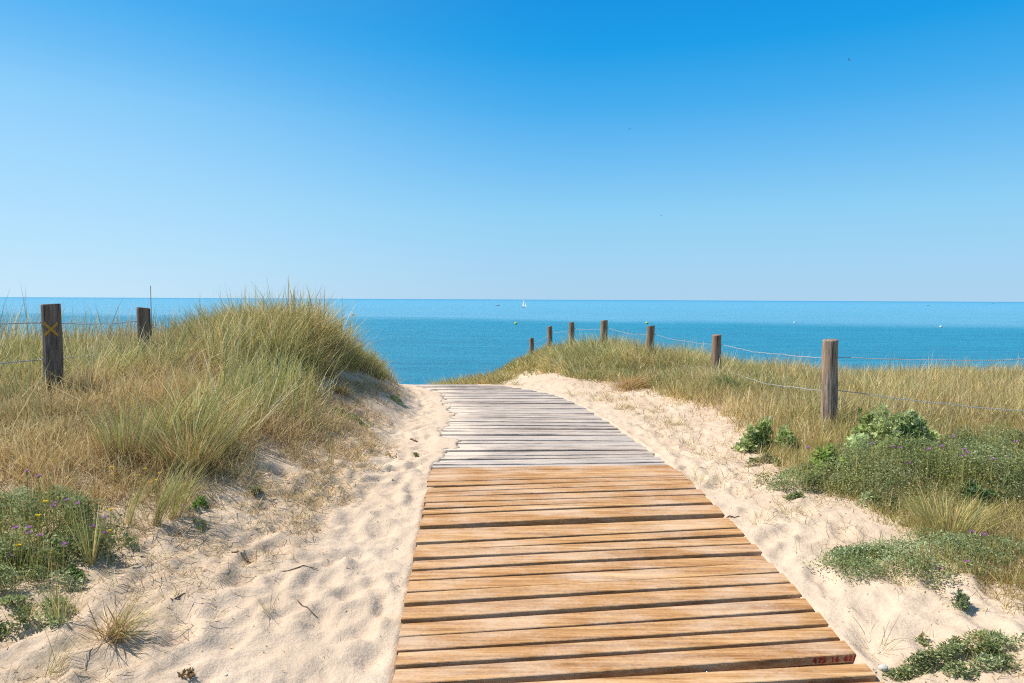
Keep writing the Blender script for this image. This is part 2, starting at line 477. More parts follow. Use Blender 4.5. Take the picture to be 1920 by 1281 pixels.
GP = np.stack([GX.ravel(), GY.ravel(), GZ.ravel()], 1)
LEFT_GRASS = [(745, 714), (722, 708), (700, 700), (655, 686), (615, 690), (585, 715), (575, 750), (560, 785), (500, 800), (455, 835), (425, 880),
              (330, 892), (240, 862), (100, 848), (0, 862), (-400, 900), (-2500, 900), (-2500, 400), (745, 400)]
LEFT_SPARSE = [(760, 716), (745, 760), (705, 840), (640, 950), (540, 1040), (430, 1110), (330, 1190), (230, 1300), (0, 1330), (-400, 1400), (-900, 1400), (-900, 800), (100, 800), (560, 700)]
LEFT_HERB = [(-400, 850), (0, 868), (60, 890), (120, 930), (165, 975), (200, 1010), (170, 1060), (110, 1090), (50, 1110), (0, 1130), (-400, 1200)]
RIGHT_GRASS = [(840, 720), (900, 716), (950, 707), (985, 697), (1040, 695), (1080, 708), (1150, 722), (1200, 722), (1240, 738), (1290, 752), (1370, 782), (1415, 820),
               (1480, 885), (1560, 930), (1650, 950), (1700, 975), (1780, 1000), (1850, 1120), (1920, 1150), (2600, 1300), (3500, 1300), (3500, 400), (840, 400)]
RIGHT_SPARSE = [(950, 710), (1100, 735), (1200, 790), (1330, 900), (1430, 960), (1560, 1010), (1640, 1100), (1720, 1180), (1800, 1281), (2400, 1400), (2600, 900), (1400, 780), (1200, 720), (1000, 690)]
gp = project(GP)
vis = (GP[:, 1] > 1.5) & (GP[:, 1] < 30)
litter = np.zeros(len(GP))
jit = (fbm(GP[:, 0], GP[:, 1], .5, 3, 71) - .5)
q = gp + np.stack([jit * 160, jit * 60], 1)
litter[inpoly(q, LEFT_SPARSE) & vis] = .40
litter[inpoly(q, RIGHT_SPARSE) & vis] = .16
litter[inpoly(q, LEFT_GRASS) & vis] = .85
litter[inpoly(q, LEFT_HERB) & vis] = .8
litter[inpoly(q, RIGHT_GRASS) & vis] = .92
wk = (GP[:, 0] > Lx(GP[:, 1]) - .12) & (GP[:, 0] < Rx(GP[:, 1]) + .12)
litter[wk] = 0
g = mesh_obj("ground", GP, idx_grid(len(ys), len(xs)), M_sand, col=np.stack([litter] * 3, 1), smooth=True)
tag(g, "pale dune sand trodden full of soft footprints on both sides of the boardwalk", "sand", kind="structure")

S = 40000.0
sx = np.array([-S, -3000, -600, -150, 150, 600, 3000, S]); sy = np.array([16, 60, 150, 300, 700, 2000, 8000, S])
SX, SY = np.meshgrid(sx, sy)
o = mesh_obj("sea", np.stack([SX.ravel(), SY.ravel(), np.full(SX.size, SEA)], 1), idx_grid(8, 8), M_sea)
tag(o, "turquoise sea with a paler smooth band below the horizon", "sea", kind="structure")

# ------------------------------------------------------------------ boardwalk
DZ_Y = [2, 3.2, 4.5, 5.5, 6.1, 6.6, 7.2, 8, 9.5, 11, 12, 13, 15]
DZ_V = [.23, .25, .26, .23, .19, .14, .06, 0, -.10, 0, .10, .35, .9]
walk = empty("boardwalk", (0.5, 3.0, Wz(3.0)), "wooden plank boardwalk, honey planks near, silver grey planks beyond, crossing the sand", "boardwalk")

def plank(yl, w, gapskew, pid, old, side_drop=0):
    """yl: front edge at the left end; w: width; returns verts/faces in world space"""
    dz = np.interp(yl, DZ_Y, DZ_V) + gapskew
    w = w * rng.uniform(.97, 1.0)
    nseg = 24
    jl, jr = rng.normal(0, .006, 2)
    if old: jl, jr = rng.normal(0, .018, 2)
    th = .042
    b = .003 if not old else .005
    lx = Lx(yl) + jl; rx = Rx(yl + dz) + jr
    t = np.linspace(0, 1, nseg + 1)
    X = lx + (rx - lx) * t
    Y = yl + dz * t + rng.normal(0, .004) * np.sin(np.pi * t) * (2 if old else 1)
    zl = Wz(yl); zr = Wz(yl + dz)
    Z = zl + (zr - zl) * t + rng.normal(0, .004) + rng.normal(0, .006) * (t - .5) + rng.normal(0, .003) * np.sin(np.pi * t)
    prof = np.array([(0, -th), (0, -b), (b, 0), (w - b, 0), (w, -b), (w, -th)])
    slope = (Wz(yl + .2) - Wz(yl)) / .2
    tilt = rng.normal(0, .012) + slope
    P = []
    for k in range(nseg + 1):
        for (py, pz) in prof:
            ww = 0
            if old: ww = rng.normal(0, .0012)
            P.append((X[k], Y[k] + py + ww, Z[k] + pz + tilt * py))
    P = np.array(P); m = len(prof)
    i = np.arange(nseg)[:, None] * m; j = np.arange(m)[None]; kk = (j + 1) % m
    Q = np.stack([i + j, i + m + j, i + m + kk, i + kk], -1).reshape(-1, 4)
    caps = np.array([np.arange(m), (nseg * m + np.arange(m))[::-1]])
    return P, [Q, caps]

y = 2.15
planks_new = []; planks_old = []; pids_n = []; pids_o = []; fronts = []
marked = None; gap = 0; rng = np.random.default_rng(12)
while y < 15.2:
    if marked is None and y + np.interp(y, DZ_Y, DZ_V) > 3.15:
        y += max(0, .040 - gap); marked = True
    old = y > 6.17
    w = rng.choice([.088, .102, .112]) + rng.uniform(-.004, .004) if not old else rng.choice([.09, .105, .118])
    gap = rng.choice([.009, .014, .020, .028, .036], p=[.15, .25, .25, .2, .15])
    if y < 4.2: w += .010; gap = max(gap, .012) + .006
    skew = rng.choice([-1, 1]) * rng.uniform(.3, .95) * (gap - .003)
    if marked is True: skew = .004
    P, fs = plank(y, w, skew, 0, old)
    r = rng.uniform(0, 1)
    (planks_old if old else planks_new).append((P, fs))
    if marked is True: marked = P.reshape(-1, 6, 3)
    (pids_o if old else pids_n).append(np.full(len(P), r))
    fronts.append((y, skew, w))
    y += w + gap
org = Vector(walk.location)
def add_dust(o, V):
    a = o.data.attributes.new('dust', 'FLOAT', 'POINT'); d = V[:, 0] - Lx(V[:, 1])
    far = sstep(6.0, 6.8, V[:, 1])
    v_ = np.exp(-np.clip(d, 0, 9) / (.10 + .50 * far)) * (.18 + .82 * far) * (.6 + .8 * vnoise(V[:, 1], V[:, 0] * 0, .5, 3))
    a.data.foreach_set('value', v_.astype(np.float32))
V, fs = join(planks_new); VN = V; dn = mesh_obj("plank_deck", V - np.array(org), fs, M_new, walk, pid=np.concatenate(pids_n))
add_dust(dn, VN)
dn["label"] = "newer honey coloured planks"
V, fs = join(planks_old); VO = V; do = mesh_obj("plank_deck", V - np.array(org), fs, M_old, walk, pid=np.concatenate(pids_o))
add_dust(do, VO)
do["label"] = "weathered silver grey planks half drifted over with sand"
for t in (.18, .62, .90):
    yy = np.arange(2.3, 13.2, .3)
    X = Lx(yy) * (1 - t) + Rx(yy) * t
    pts = np.stack([X, yy, Wz(yy) - .075], 1)
    v, f = tube(pts - np.array([0, 0, .03]), .035, 4); mesh_obj("joist", v - np.array(org), f, M_joist, walk)
# bolt heads in the wider near gaps
for (yb, sk, w) in fronts[1:9]:
    for t in (.165, .66):
        dz = np.interp(yb, DZ_Y, DZ_V) + sk
        x = Lx(yb) * (1 - t) + Rx(yb) * t
        c = np.array([x, yb + dz * t - .012, Wz(yb) - .026])
        v, f = ball(c - np.array(org), .010, 10, 6, (1, 1, .7)); mesh_obj("bolt", v, f, M_bolt, walk, smooth=True)
# red brush marks on the front edge of a near plank
yb, sk, w = min(fronts, key=lambda a: abs(a[0] + np.interp(a[0], DZ_Y, DZ_V) + a[1] - 3.25))
dz = np.interp(yb, DZ_Y, DZ_V) + sk
lx = Lx(yb); rx = Rx(yb + dz)
strokes = {  # unit box strokes of the hand painted signs "475 16 62/"
 '4': [((.55, 1), (.0, .4)), ((0, .4), (1, .45)), ((.7, .9), (.6, 0))], '7': [((0, .95), (1, 1)), ((1, 1), (.35, 0))],
 '5': [((.95, 1), (.1, .95)), ((.1, .95), (.1, .55)), ((.1, .55), (.9, .5)), ((.9, .5), (.8, .1)), ((.8, .1), (0, .05))],
 '1': [((.5, 1), (.5, 0))], '6': [((.8, 1), (.1, .5)), ((.1, .5), (.2, .05)), ((.2, .05), (.85, .1)), ((.85, .1), (.8, .5)), ((.8, .5), (.15, .45))],
 'U': [((.05, 1), (.1, .15)), ((.1, .15), (.85, .05)), ((.85, .05), (.9, 1))],
 '2': [((.05, .85), (.8, 1)), ((.8, 1), (.85, .6)), ((.85, .6), (.05, .05)), ((.05, .05), (1, .1))], '/': [((.6, 1), (.2, 0))], ' ': []}
words = []; xc = marked[-1, 1, 0] - .213
for word in ("475", "16", "62/"):
  parts = []
  for ch in word:
      wd = .017
      for (a, b) in strokes[ch]:
          p0 = np.array([xc + a[0] * wd, 0, a[1] * .026]); p1 = np.array([xc + b[0] * wd, 0, b[1] * .026])
          d = p1 - p0; d /= np.linalg.norm(d); nrm = np.array([-d[2], 0, d[0]]) * .0028
          pts = [p0 + nrm, p0 - nrm, p1 - nrm, p1 + nrm]
          pts2 = []
          for k in (-.0022, .001):
              for p in pts:
                  ft = marked[:, 1]; fb = marked[:, 0]
                  yt = np.interp(p[0], ft[:, 0], ft[:, 1]); zt = np.interp(p[0], ft[:, 0], ft[:, 2]); yl_ = np.interp(p[0], fb[:, 0], fb[:, 1])
                  q2 = (.036 - p[2]) / .039
                  pts2.append((p[0], yt * (1 - q2) + yl_ * q2 + k, zt - .033 + p[2]))
          v = np.array(pts2) - np.array(org)
          f = np.array([(0, 1, 2, 3), (7, 6, 5, 4), (0, 4, 5, 1), (1, 5, 6, 2), (2, 6, 7, 3), (3, 7, 4, 0)])
          parts.append((v, [f]))
      xc += .0225
  xc += .0225
  v, f = join(parts); mesh_obj("painted_mark", v, f, M_red, walk)["label"] = "red hand painted figures on the plank edge"

# ------------------------------------------------------------------ fences
def post_mesh(r, top, bottom, lean, seed, tint=(1, 1, 1)):
    rg = np.random.default_rng(seed)
    nA = 28; nH = 26
    a = np.linspace(0, 2 * np.pi, nA, endpoint=False)
    zz = np.concatenate([np.linspace(bottom, top - .02, nH), [top - .006, top]])
    rad = 1 + .035 * np.sin(a * 2 + rg.uniform(0, 6)) + .02 * np.sin(a * 3 + rg.uniform(0, 6))
    V = []
    tiltx, tilty = rg.normal(0, .10, 2)
    for k, z in enumerate(zz):
        s = r * (1.04 - .06 * (z - bottom) / (top - bottom))
        if k == len(zz) - 1: s *= .93
        cx = lean[0] * (z - bottom) + .004 * math.sin(z * 7 + seed); cy = lean[1] * (z - bottom)
        rr = s * rad * (1 + rg.normal(0, .006, nA))
        x = rr * np.cos(a); yv = rr * np.sin(a)
        dzt = (tiltx * x + tilty * yv) * (1 if k >= len(zz) - 2 else 0)
        V.append(np.stack([cx + x, cy + yv, z + dzt], 1))
    V = np.concatenate(V); m = nA
    i = np.arange(len(zz) - 1)[:, None] * m; j = np.arange(m)[None]; kk = (j + 1) % m
    Q = np.stack([i + j, i + kk, i + m + kk, i + m + j], -1).reshape(-1, 4)
    # top: ring fan to a slightly sunken centre
    c = len(V); V = np.concatenate([V, [[lean[0] * (top - bottom), 0, top - .004]]])
    T = np.stack([(len(zz) - 1) * m + np.arange(m), (len(zz) - 1) * m + (np.arange(m) + 1) % m, np.full(m, c)], 1)
    return V, [Q, T]

def wire_mesh(P0, P1, sag, seed, r=.0026, twist=.0034, wob=.006, pitch=.05):
    rg = np.random.default_rng(seed)
    P0 = np.array(P0); P1 = np.array(P1); Ln = np.linalg.norm(P1 - P0)
    m = int(min(1600, max(40, Ln / pitch * 8)))
    t = np.linspace(0, 1, m)
    C = P0 + (P1 - P0) * t[:, None]
    C[:, 2] -= sag * 4 * t * (1 - t)
    f1 = rg.uniform(0, 6, 4)
    w = np.sin(np.pi * t) ** .4
    C[:, 2] += wob * w * (np.sin(t * Ln * 3.1 + f1[0]) + .6 * np.sin(t * Ln * 7.7 + f1[1]) + .35 * np.sin(t * Ln * 17 + f1[3]))
    C[:, 1] += wob * w * np.sin(t * Ln * 4.3 + f1[2])
    parts = []
    for ph in (0, math.pi):
        a = t * Ln / pitch * 2 * math.pi + ph
        D = C + np.stack([np.zeros(m), twist * np.cos(a), twist * np.sin(a)], 1)
        parts.append(tube(D, r, 5))
    return join(parts)

def staple(parent, p, nrm):
    nrm = np.array(nrm) / np.linalg.norm(nrm); side = np.cross(nrm, (0, 0, 1))
    pts = [p + side * .012 - nrm * .01, p + side * .010 + nrm * .010, p - side * .010 + nrm * .010, p - side * .012 - nrm * .01]
    v, f = tube(np.array(pts) - np.array(parent.location) - np.array(parent.parent.location) if parent.parent else pts, .003, 6)
    return mesh_obj("staple", v, f, M_wire, parent)

# right-hand fence, eight posts curving over the crest
RP = [(1557, 637, 7.2, .080), (1344, 628, 11.8, .080), (1220, 611, 14.2, .080), (1132.5, 601, 16.4, .082), (1072, 604, 18.8, .079), (1031, 612, 21.2, .078), (997, 634, 23.6, .078), (969, 672, 26.3, .078)]
fr = empty("post_and_wire_fence", (3.3, 7.2, float(ground(3.3, 7.2))), "long fence of round timber posts with slack wires on the right, curving over the crest", "fence")
tops = []
tints = [(1.02, .99, .96), (.95, .82, .75), (.95, .85, .8), (1.0, .97, .8), (.95, .85, .8), (.9, .8, .75), (.85, .75, .7), (.8, .75, .7)]
for k, (px, py, Y, r) in enumerate(RP):
    T = at(px, py, Y); gz = float(ground(T[0], Y))
    loc = np.array([T[0], Y, min(gz, T[2] - .5)])
    lean = [(-.010, 0), (-.002, 0), (.01, 0), (0.0, 0), (.004, 0), (0, 0), (-.004, 0), (0, 0)][k]
    H = T[2] - loc[2]
    v, f = post_mesh(r, H, -.25, lean, 100 + k)
    v[:, 0] -= lean[0] * (H + .25)
    p = mesh_obj("post", v, f, M_post, fr, col=np.tile(np.array(tints[k]), (len(v), 1)), smooth=True)
    p.location = loc - np.array(fr.location)
    tops.append((T, r, p, loc))
tops.insert(0, (np.array([6.1, 5.9, 1.25]), .08, None, None))
extra = post_mesh(.08, 1.07, -.25, (0, 0), 77)
p0 = mesh_obj("post", extra[0], extra[1], M_post, fr, col=np.ones((len(extra[0]), 3)), smooth=True)
p0.location = np.array([6.1, 5.9, .18]) - np.array(fr.location)
up = [.10, .185, .165, .17, .175, .175, .18, .18, .2]   # depth of the upper wire below each top
lo = [.66, .53, .56, .62, .62, .62, .62, .62, .6]
for lv, depth, nm in ((0, up, "wire"), (1, lo, "wire")):
    parts = []
    for k in range(len(tops) - 1):
        a, b = tops[k], tops[k + 1]
        side = 1
        pa = a[0] + np.array([.0, -.02, -depth[k]]); pb = b[0] + np.array([0.0, -.02, -depth[k + 1]])
        # the wire is stapled to the field side of each post
        pa[0] += a[1] + .004; pb[0] += b[1] + .004
        near = k < 3
        parts.append(wire_mesh(pa, pb, [.03, .05, .05, .06, .04, .04, .03, .03][k] * (1 + lv * .8), 300 + k + 20 * lv, r=.0025 if near else .0033, twist=.0026 if near else .004, pitch=.032 if near else .12))
    v, f = join(parts)
    mesh_obj(nm, v - np.array(fr.location), f, M_wire, fr, smooth=True)["label"] = ["upper twisted wire", "lower twisted wire"][lv]

for k in (1, 2):
    T, r, p, loc = tops[k]
    for d in (up[k], lo[k]):
        c = T + np.array([r + .001, -.02, -d]) - loc
        pts = np.array([c + (-.035, -.055, .004), c + (-.012, -.035, .003), c + (.004, 0, .002), c + (.006, .02, 0)])
        pts[:2, 1] = [-.078, -.058]
        v, f = tube(pts, .0045, 6); mesh_obj("staple", v, f, M_wire, p)

# left-hand fence
LP = [(95, 570, 6.25, .080), (269, 577, 8.7, .077)]
fl = empty("post_and_wire_fence", (-4.2, 6.2, .7), "fence on the left dune, its posts sunk in grass, one bearing an ochre cross", "fence")
lt = []
for k, (px, py, Y, r) in enumerate(LP):
    T = at(px, py, Y); gz = float(ground(T[0], Y)); loc = np.array([T[0], Y, gz])
    v, f = post_mesh(r, T[2] - gz, -.25, (0.004, 0), 200 + k)
    v[:, 2] = np.where(v[:, 2] > T[2] - gz - .03, v[:, 2] + v[:, 0] * .10, v[:, 2])
    p = mesh_obj("post", v, f, M_post, fl, col=np.tile(np.array([(.56, .57, .60), (.8, .72, .68)][k]), (len(v), 1)), smooth=True)
    p.location = loc - np.array(fl.location); lt.append((T, r, p, loc))
# cross painted round the face of the nearer post
T, r, p, loc = lt[0]
parts = []
for s in (-1, 1):
    m = 12; pts = []
    for t in np.linspace(-1, 1, m):
        ang = -1.03 + t * .62
        zz = T[2] - loc[2] - .225 + s * t * .056
        for (da, dzv) in ((-.05, s * .0105), (.05, -s * .0105)):
            aa = ang + da
            rr = r * 1.10
            pts.append((rr * math.cos(aa), rr * math.sin(aa), zz + dzv))
    v = np.array(pts); inner = v.copy(); inner[:, :2] *= .88
    q = np.array([(2 * i, 2 * i + 1, 2 * i + 3, 2 * i + 2) for i in range(m - 1)])
    n0 = len(v); qi = q[:, ::-1] + n0
    e1 = np.array([(2 * i, 2 * i + 2, 2 * i + 2 + n0, 2 * i + n0) for i in range(m - 1)]); e2 = np.array([(2 * i + 1, 2 * i + 1 + n0, 2 * i + 3 + n0, 2 * i + 3) for i in range(m - 1)])
    caps = np.array([(0, n0, n0 + 1, 1), (2 * m - 2, 2 * m - 1, n0 + 2 * m - 1, n0 + 2 * m - 2)])
    if s == 1: v[:, :2] *= 1.006
    parts.append((np.concatenate([v, inner]), [np.concatenate([q, qi, e1, e2, caps])]))
v, f = join(parts); mesh_obj("painted_cross", v, f, M_ochre, p)["label"] = "ochre yellow painted cross"
for d in (.165, .50):
    a = np.linspace(-math.pi * .96, -math.pi * .70, 7)
    pts = np.stack([(r * 1.10) * np.cos(a), (r * 1.10) * np.sin(a), np.full(7, T[2] - loc[2] - d)], 1)
    v, f = tube(pts, .005, 6); mesh_obj("staple", v, f, M_wire, p, smooth=True)
LW = [(np.array([-4.3, 3.2, 1.67]), .08)] + [(t[0], t[1]) for t in lt] + [(np.array([-5.6, 12.0, 1.15]), .08)]
for (xx, yy, zz) in ((-4.3, 3.2, 1.67), (-5.6, 12.0, 1.15)):
    gz = float(ground(xx, yy)); v, f = post_mesh(.078, zz - gz, -.25, (0, 0), int(yy * 7))
    q_ = mesh_obj("post", v, f, M_post, fl, col=np.full((len(v), 3), .8), smooth=True); q_.location = np.array([xx, yy, gz]) - np.array(fl.location)
for lv, d in ((0, .17), (1, .50)):
    parts = []
    for k in range(3):
        pa = LW[k][0] + np.array([-LW[k][1] - .004, -.02, -d]); pb = LW[k + 1][0] + np.array([-LW[k + 1][1] - .004, -.02, -d])
        parts.append(wire_mesh(pa, pb, .02, 500 + k + 9 * lv, r=.0028, wob=.004))
    v, f = join(parts); mesh_obj("wire", v - np.array(fl.location), f, M_wire, fl, smooth=True)["label"] = ["upper thin wire", "lower thin wire"][lv]

# ------------------------------------------------------------------ grass
def blades(base, L, W, az, a0, bend, colb, colt, seg=4, seed=1):
    rg = np.random.default_rng(seed)
    N = len(base); t = np.linspace(0, 1, seg + 1)
    pos = np.zeros((N, seg + 1, 3)); pos[:, 0] = base
    hx = np.cos(az); hy = np.sin(az)
    ang = a0[:, None] + bend[:, None] * (t[None, :-1] + .5 / seg) ** 1.3
    for k in range(seg):
        a = ang[:, k]
        step = (L / seg)[:, None] * np.stack([np.sin(a) * hx, np.sin(a) * hy, np.cos(a)], 1)
        pos[:, k + 1] = pos[:, k] + step
    tw = rg.uniform(0, np.pi, N)
    sx_, sy_ = np.cos(tw), np.sin(tw)
    sd = np.stack([sx_, sy_, np.zeros(N)], 1)
    prof = np.array([.75, 1, .9, .6, .3])[:seg] if seg == 4 else np.linspace(1, .45, seg)
    nv = 2 * seg + 1
    V = np.zeros((N, nv, 3))
    for k in range(seg):
        w = (W * prof[k] / 2)[:, None] * sd
        V[:, 2 * k] = pos[:, k] - w; V[:, 2 * k + 1] = pos[:, k] + w
    V[:, nv - 1] = pos[:, seg]
    C = np.zeros((N, nv, 3))
    for k in range(nv):
        tt = min(1, (k // 2) / seg) ** .8
        C[:, k] = colb * (1 - tt) + colt * tt
    b = np.arange(N)[:, None] * nv
    Q = np.concatenate([b + np.array([[2 * k, 2 * k + 1, 2 * k + 3, 2 * k + 2]]) for k in range(seg - 1)])
    T = b + np.array([[nv - 3, nv - 2, nv - 1]])
    return V.reshape(-1, 3), [Q, T], C.reshape(-1, 3)

GREEN = np.array([.20, .27, .07]); GREYGREEN = np.array([.33, .40, .16]); OLIVE = np.array([.45, .43, .13]); STRAW = np.array([.80, .61, .27])
PALE = np.array([.92, .79, .48]); BROWN = np.array([.40, .28, .145]); RUST = np.array([.56, .35, .15]); DARKG = np.array([.09, .13, .05])

def pick(N, table, rg):
    cols = np.array([c for c, _ in table]); p = np.array([w for _, w in table], float); p /= p.sum()
    k = rg.choice(len(table), N, p=p)
    return cols[k] * rg.uniform(.55, 1.35, (N, 1)) * rg.uniform(.94, 1.06, (N, 3))

def scatter(N, x0, x1, y0, y1, polys, rg, jit=40, excl=None, power=1.0):
    """random ground points, thinned with distance, whose base lies in the zone"""
    x = rg.uniform(x0, x1, N); y = y0 + (y1 - y0) * rg.uniform(0, 1, N) ** power
    z = ground(x, y); P = np.stack([x, y, z], 1)
    q = project(P)
    j = fbm(x, y, .4, 3, 91) - .5
    q = q + np.stack([j * jit * 3.0, j * jit], 1) + rg.normal(0, 3, q.shape)
    ok = np.zeros(N, bool)
    for p_ in polys: ok |= inpoly(q, p_)
    ok &= ~((x > Lx(y) - .06) & (x < Rx(y) + .06))
    pr = project(P); ok &= (pr[:, 0] > -260) & (pr[:, 0] < 2180)
    if excl is not None: ok &= ~excl(x, y)
    return P[ok]

def clump_pts(C, per, rad, rg):
    n_ = len(C)
    P = np.repeat(C, per, axis=0); a = rg.uniform(0, 2 * np.pi, n_ * per); r = rad * np.sqrt(rg.uniform(0, 1, n_ * per))
    P = P + np.stack([r * np.cos(a), r * np.sin(a), np.zeros(len(a))], 1)
    P[:, 2] = ground(P[:, 0], P[:, 1]) - .01
    return P, a, r / rad

STUFF_G = "dense grass covering the dune"
def mass(name, label, P, L, az, a0, bend, table_b, table_t, W=.0035, seg=4, seed=5, cat="grass", per=1, cvar=.55):
    rg = np.random.default_rng(seed)
    N = len(P); nc = max(1, N // per); ci = np.minimum(np.arange(N) // per, nc - 1)
    if per > 1:   # every clump has its own height, lean and tone
        L = L * rg.uniform(.55, 1.30, nc)[ci]
        la = rg.uniform(0, 2 * np.pi, nc)[ci]; ls = np.abs(rg.normal(0, .22, nc))[ci]
        vx = np.sin(a0) * np.cos(az) + ls * np.cos(la); vy = np.sin(a0) * np.sin(az) + ls * np.sin(la)
        az = np.arctan2(vy, vx); a0 = np.arcsin(np.clip(np.hypot(vx, vy), 0, .98))
    reg = np.clip((fbm(P[:, 0], P[:, 1], .9, 2, 601) - .5) * 2.6, -.5, .5)[:, None]; reg2 = np.clip((fbm(P[:, 0], P[:, 1], 1.1, 2, 607) - .5) * 2.6, -.5, .5)
    L = L * (1 + .45 * reg2)
    Wd = W * (0.9 + P[:, 1] / 7.0) * rg.uniform(.7, 1.3, N)
    tt = pick(N, table_t, rg)
    if per > 1:
        ct = pick(nc, table_t, rg)[ci]
        tt = tt * (1 - cvar) + ct * cvar * rg.uniform(.7, 1.3, (N, 1))
    tt = tt * (1 + reg * np.array([.10, .03, .10])) * (1 + .28 * reg2[:, None])
    br = rg.uniform(0, 1, N) < .08
    tt[br] = PALE * rg.uniform(.8, 1.15, (br.sum(), 1)); Wd[br] *= 1.25
    cb = pick(N, table_b, rg)
    V, fs, C = blades(P, L, Wd, az, a0, bend, cb * .5 + tt * .5 * .9, tt, seg, seed)
    o = mesh_obj(name, V, fs, M_grass, col=C)
    return tag(o, label, cat, kind="stuff")

# tall marram on the left mound
rg = np.random.default_rng(21)
def mound(x, y): return np.exp(-(((x + 2.95) / np.where(x > -2.95, .72, 2.2)) ** 2 + ((y - 9.6) / 2.2) ** 2))
C = scatter(4200, -5.4, -1.5, 7.6, 12.3, [LEFT_GRASS], rg, 18)
keep = rg.uniform(0, 1, len(C)) < (.08 + 1.1 * mound(C[:, 0], C[:, 1])) * (.12 + 1.1 * (fbm(C[:, 0], C[:, 1], .4, 2, 88) > .45))
C = C[keep & (C[:, 1] > 8.2)]
P, a, rr = clump_pts(C, 30, .12, rg)
m_ = mound(P[:, 0], P[:, 1])
L = rg.uniform(.34, .74, len(P)) * (.40 + .50 * m_) + .05
az = a + rg.normal(0, .6, len(a)); 
az = np.where(rg.uniform(0, 1, len(a)) < .35, rg.normal(0, .7, len(a)), az)
mass("marram_grass", "tall green and straw marram grass crowning the left dune beside the sea", P, L, az, .05 + .45 * rr + np.abs(rg.normal(0, .22, len(P))), np.abs(rg.normal(.5, .55, len(P))),
     [(STRAW, 2), (BROWN, 2), (RUST, .7)], [(GREEN, 3), (GREYGREEN, 2.2), (OLIVE, 2.4), (STRAW, 2.4), (BROWN, 2.6), (PALE, .9)], .0040, 4, 22, per=30)

# dry mixed grass on the left dune flank
rg = np.random.default_rng(31)
C = scatter(9000, -7.2, -1.2, 3.9, 12, [LEFT_GRASS], rg, 26)
d = fbm(C[:, 0], C[:, 1], .7, 3, 44)
C = C[(d + rg.normal(0, .07, len(C)) > .40 - .06 * (C[:, 1] > 7))]
P, a, rr = clump_pts(C, 24, .17, rg)
N = len(P)
L = rg.uniform(.08, .30, N) * (1 + 1.1 * (rg.uniform(0, 1, N) < .10)) * (.7 + .3 * np.clip((P[:, 1] - 4) / 3, 0, 1.4))
az = rg.uniform(0, 2 * np.pi, N)
mass("dry_grass", "tangled straw and brown dry grass covering the left dune flank around the fence posts", P, L, az, np.abs(rg.normal(.55, .55, N)), rg.normal(.4, .9, N),
     [(STRAW, 2), (BROWN, 2), (RUST, 1)], [(STRAW, 4), (PALE, 3.2), (BROWN, 3.6), (RUST, .7), (OLIVE, 1.5), (GREYGREEN, 1.8)], .0038, 3, 32, per=24)

# dead thatch along the front of the left dune
rg = np.random.default_rng(35)
C = scatter(7000, -5.2, -1.4, 4.0, 7.2, [LEFT_GRASS, [(0, 850), (430, 850), (520, 900), (330, 960), (0, 930)], [(560, 700), (640, 690), (700, 740), (640, 800), (540, 860), (430, 880)]], rg, 50)
C = C[(fbm(C[:, 0], C[:, 1], .35, 3, 344) > .46)]
P, a, rr = clump_pts(C, 16, .13, rg); N = len(P)
mass("dead_thatch", "flattened brown and straw dead thatch along the foot of the left dune", P, rg.uniform(.06, .24, N), rg.uniform(0, 2 * np.pi, N), np.abs(rg.normal(.85, .45, N)), rg.normal(.4, .6, N),
     [(BROWN, 2), (RUST, 1)], [(STRAW, 4), (PALE, 3), (BROWN, 3), (RUST, 1), (OLIVE, .6), (GREYGREEN, .5)], .0032, 3, 36, per=16)

# greener marram stands among the dry grass, left
rg = np.random.default_rng(41)
C = scatter(2600, -7, -1.6, 4.4, 9.5, [LEFT_GRASS], rg, 26)
d = fbm(C[:, 0], C[:, 1], .8, 2, 144)
C = C[(d > .50) & (C[:, 1] > 5.3)][:230]
P, a, rr = clump_pts(C, 26, .12, rg)
N = len(P)
mass("marram_grass", "loose grey green marram stems standing among dry grass on the left dune flank", P, rg.uniform(.25, .55, N), np.where(rg.uniform(0, 1, N) < .5, rg.normal(.2, .8, N), a), .06 + .30 * rr + np.abs(rg.normal(0, .08, N)), np.abs(rg.normal(.35, .35, N)),
     [(STRAW, 2), (OLIVE, 2)], [(GREEN, 2), (GREYGREEN, 4), (OLIVE, 2), (STRAW, 1.5), (PALE, 1)], .0038, 4, 42, per=26)

# thin seeding stalks rising over the left dune grass
rg = np.random.default_rng(45)
C = scatter(5200, -8, -1.9, 6.2, 11, [LEFT_GRASS], rg, 20)
C = C[(fbm(C[:, 0], C[:, 1], .6, 2, 245) > .42) & (C[:, 1] > 7.4)][:1700]
N = len(C)
L = rg.uniform(.38, .78, N) * np.where(rg.uniform(0, 1, N) < .12, 1.35, 1) * (1 - .22 * mound(C[:, 0], C[:, 1])) + 0 * mound(C[:, 0], C[:, 1]) * rg.uniform(0, 1, N)
mass("grass_stalks", "thin upright seeding stalks rising above the left dune grass against the sea", C, L, rg.normal(.3, 1.4, N), np.abs(rg.normal(.10, .13, N)), np.abs(rg.normal(.2, .25, N)),
     [(STRAW, 2), (OLIVE, 2)], [(STRAW, 2), (BROWN, 3), (PALE, 1), (OLIVE, 3), (GREEN, 1)], .0040, 4, 46)

rg = np.random.default_rng(47)
x_ = rg.normal(-2.72, .22, 46); y_ = rg.normal(9.5, .35, 46)
mass("seed_heads", "brown seed spikes standing above the highest point of the left dune", np.stack([x_, y_, ground(x_, y_)], 1), rg.uniform(.55, .85, 46), rg.uniform(0, 6.28, 46), np.abs(rg.normal(.05, .07, 46)), rg.normal(.08, .1, 46),
     [(STRAW, 1)], [(RUST, 2), (STRAW, 2)], .0085, 4, 48)
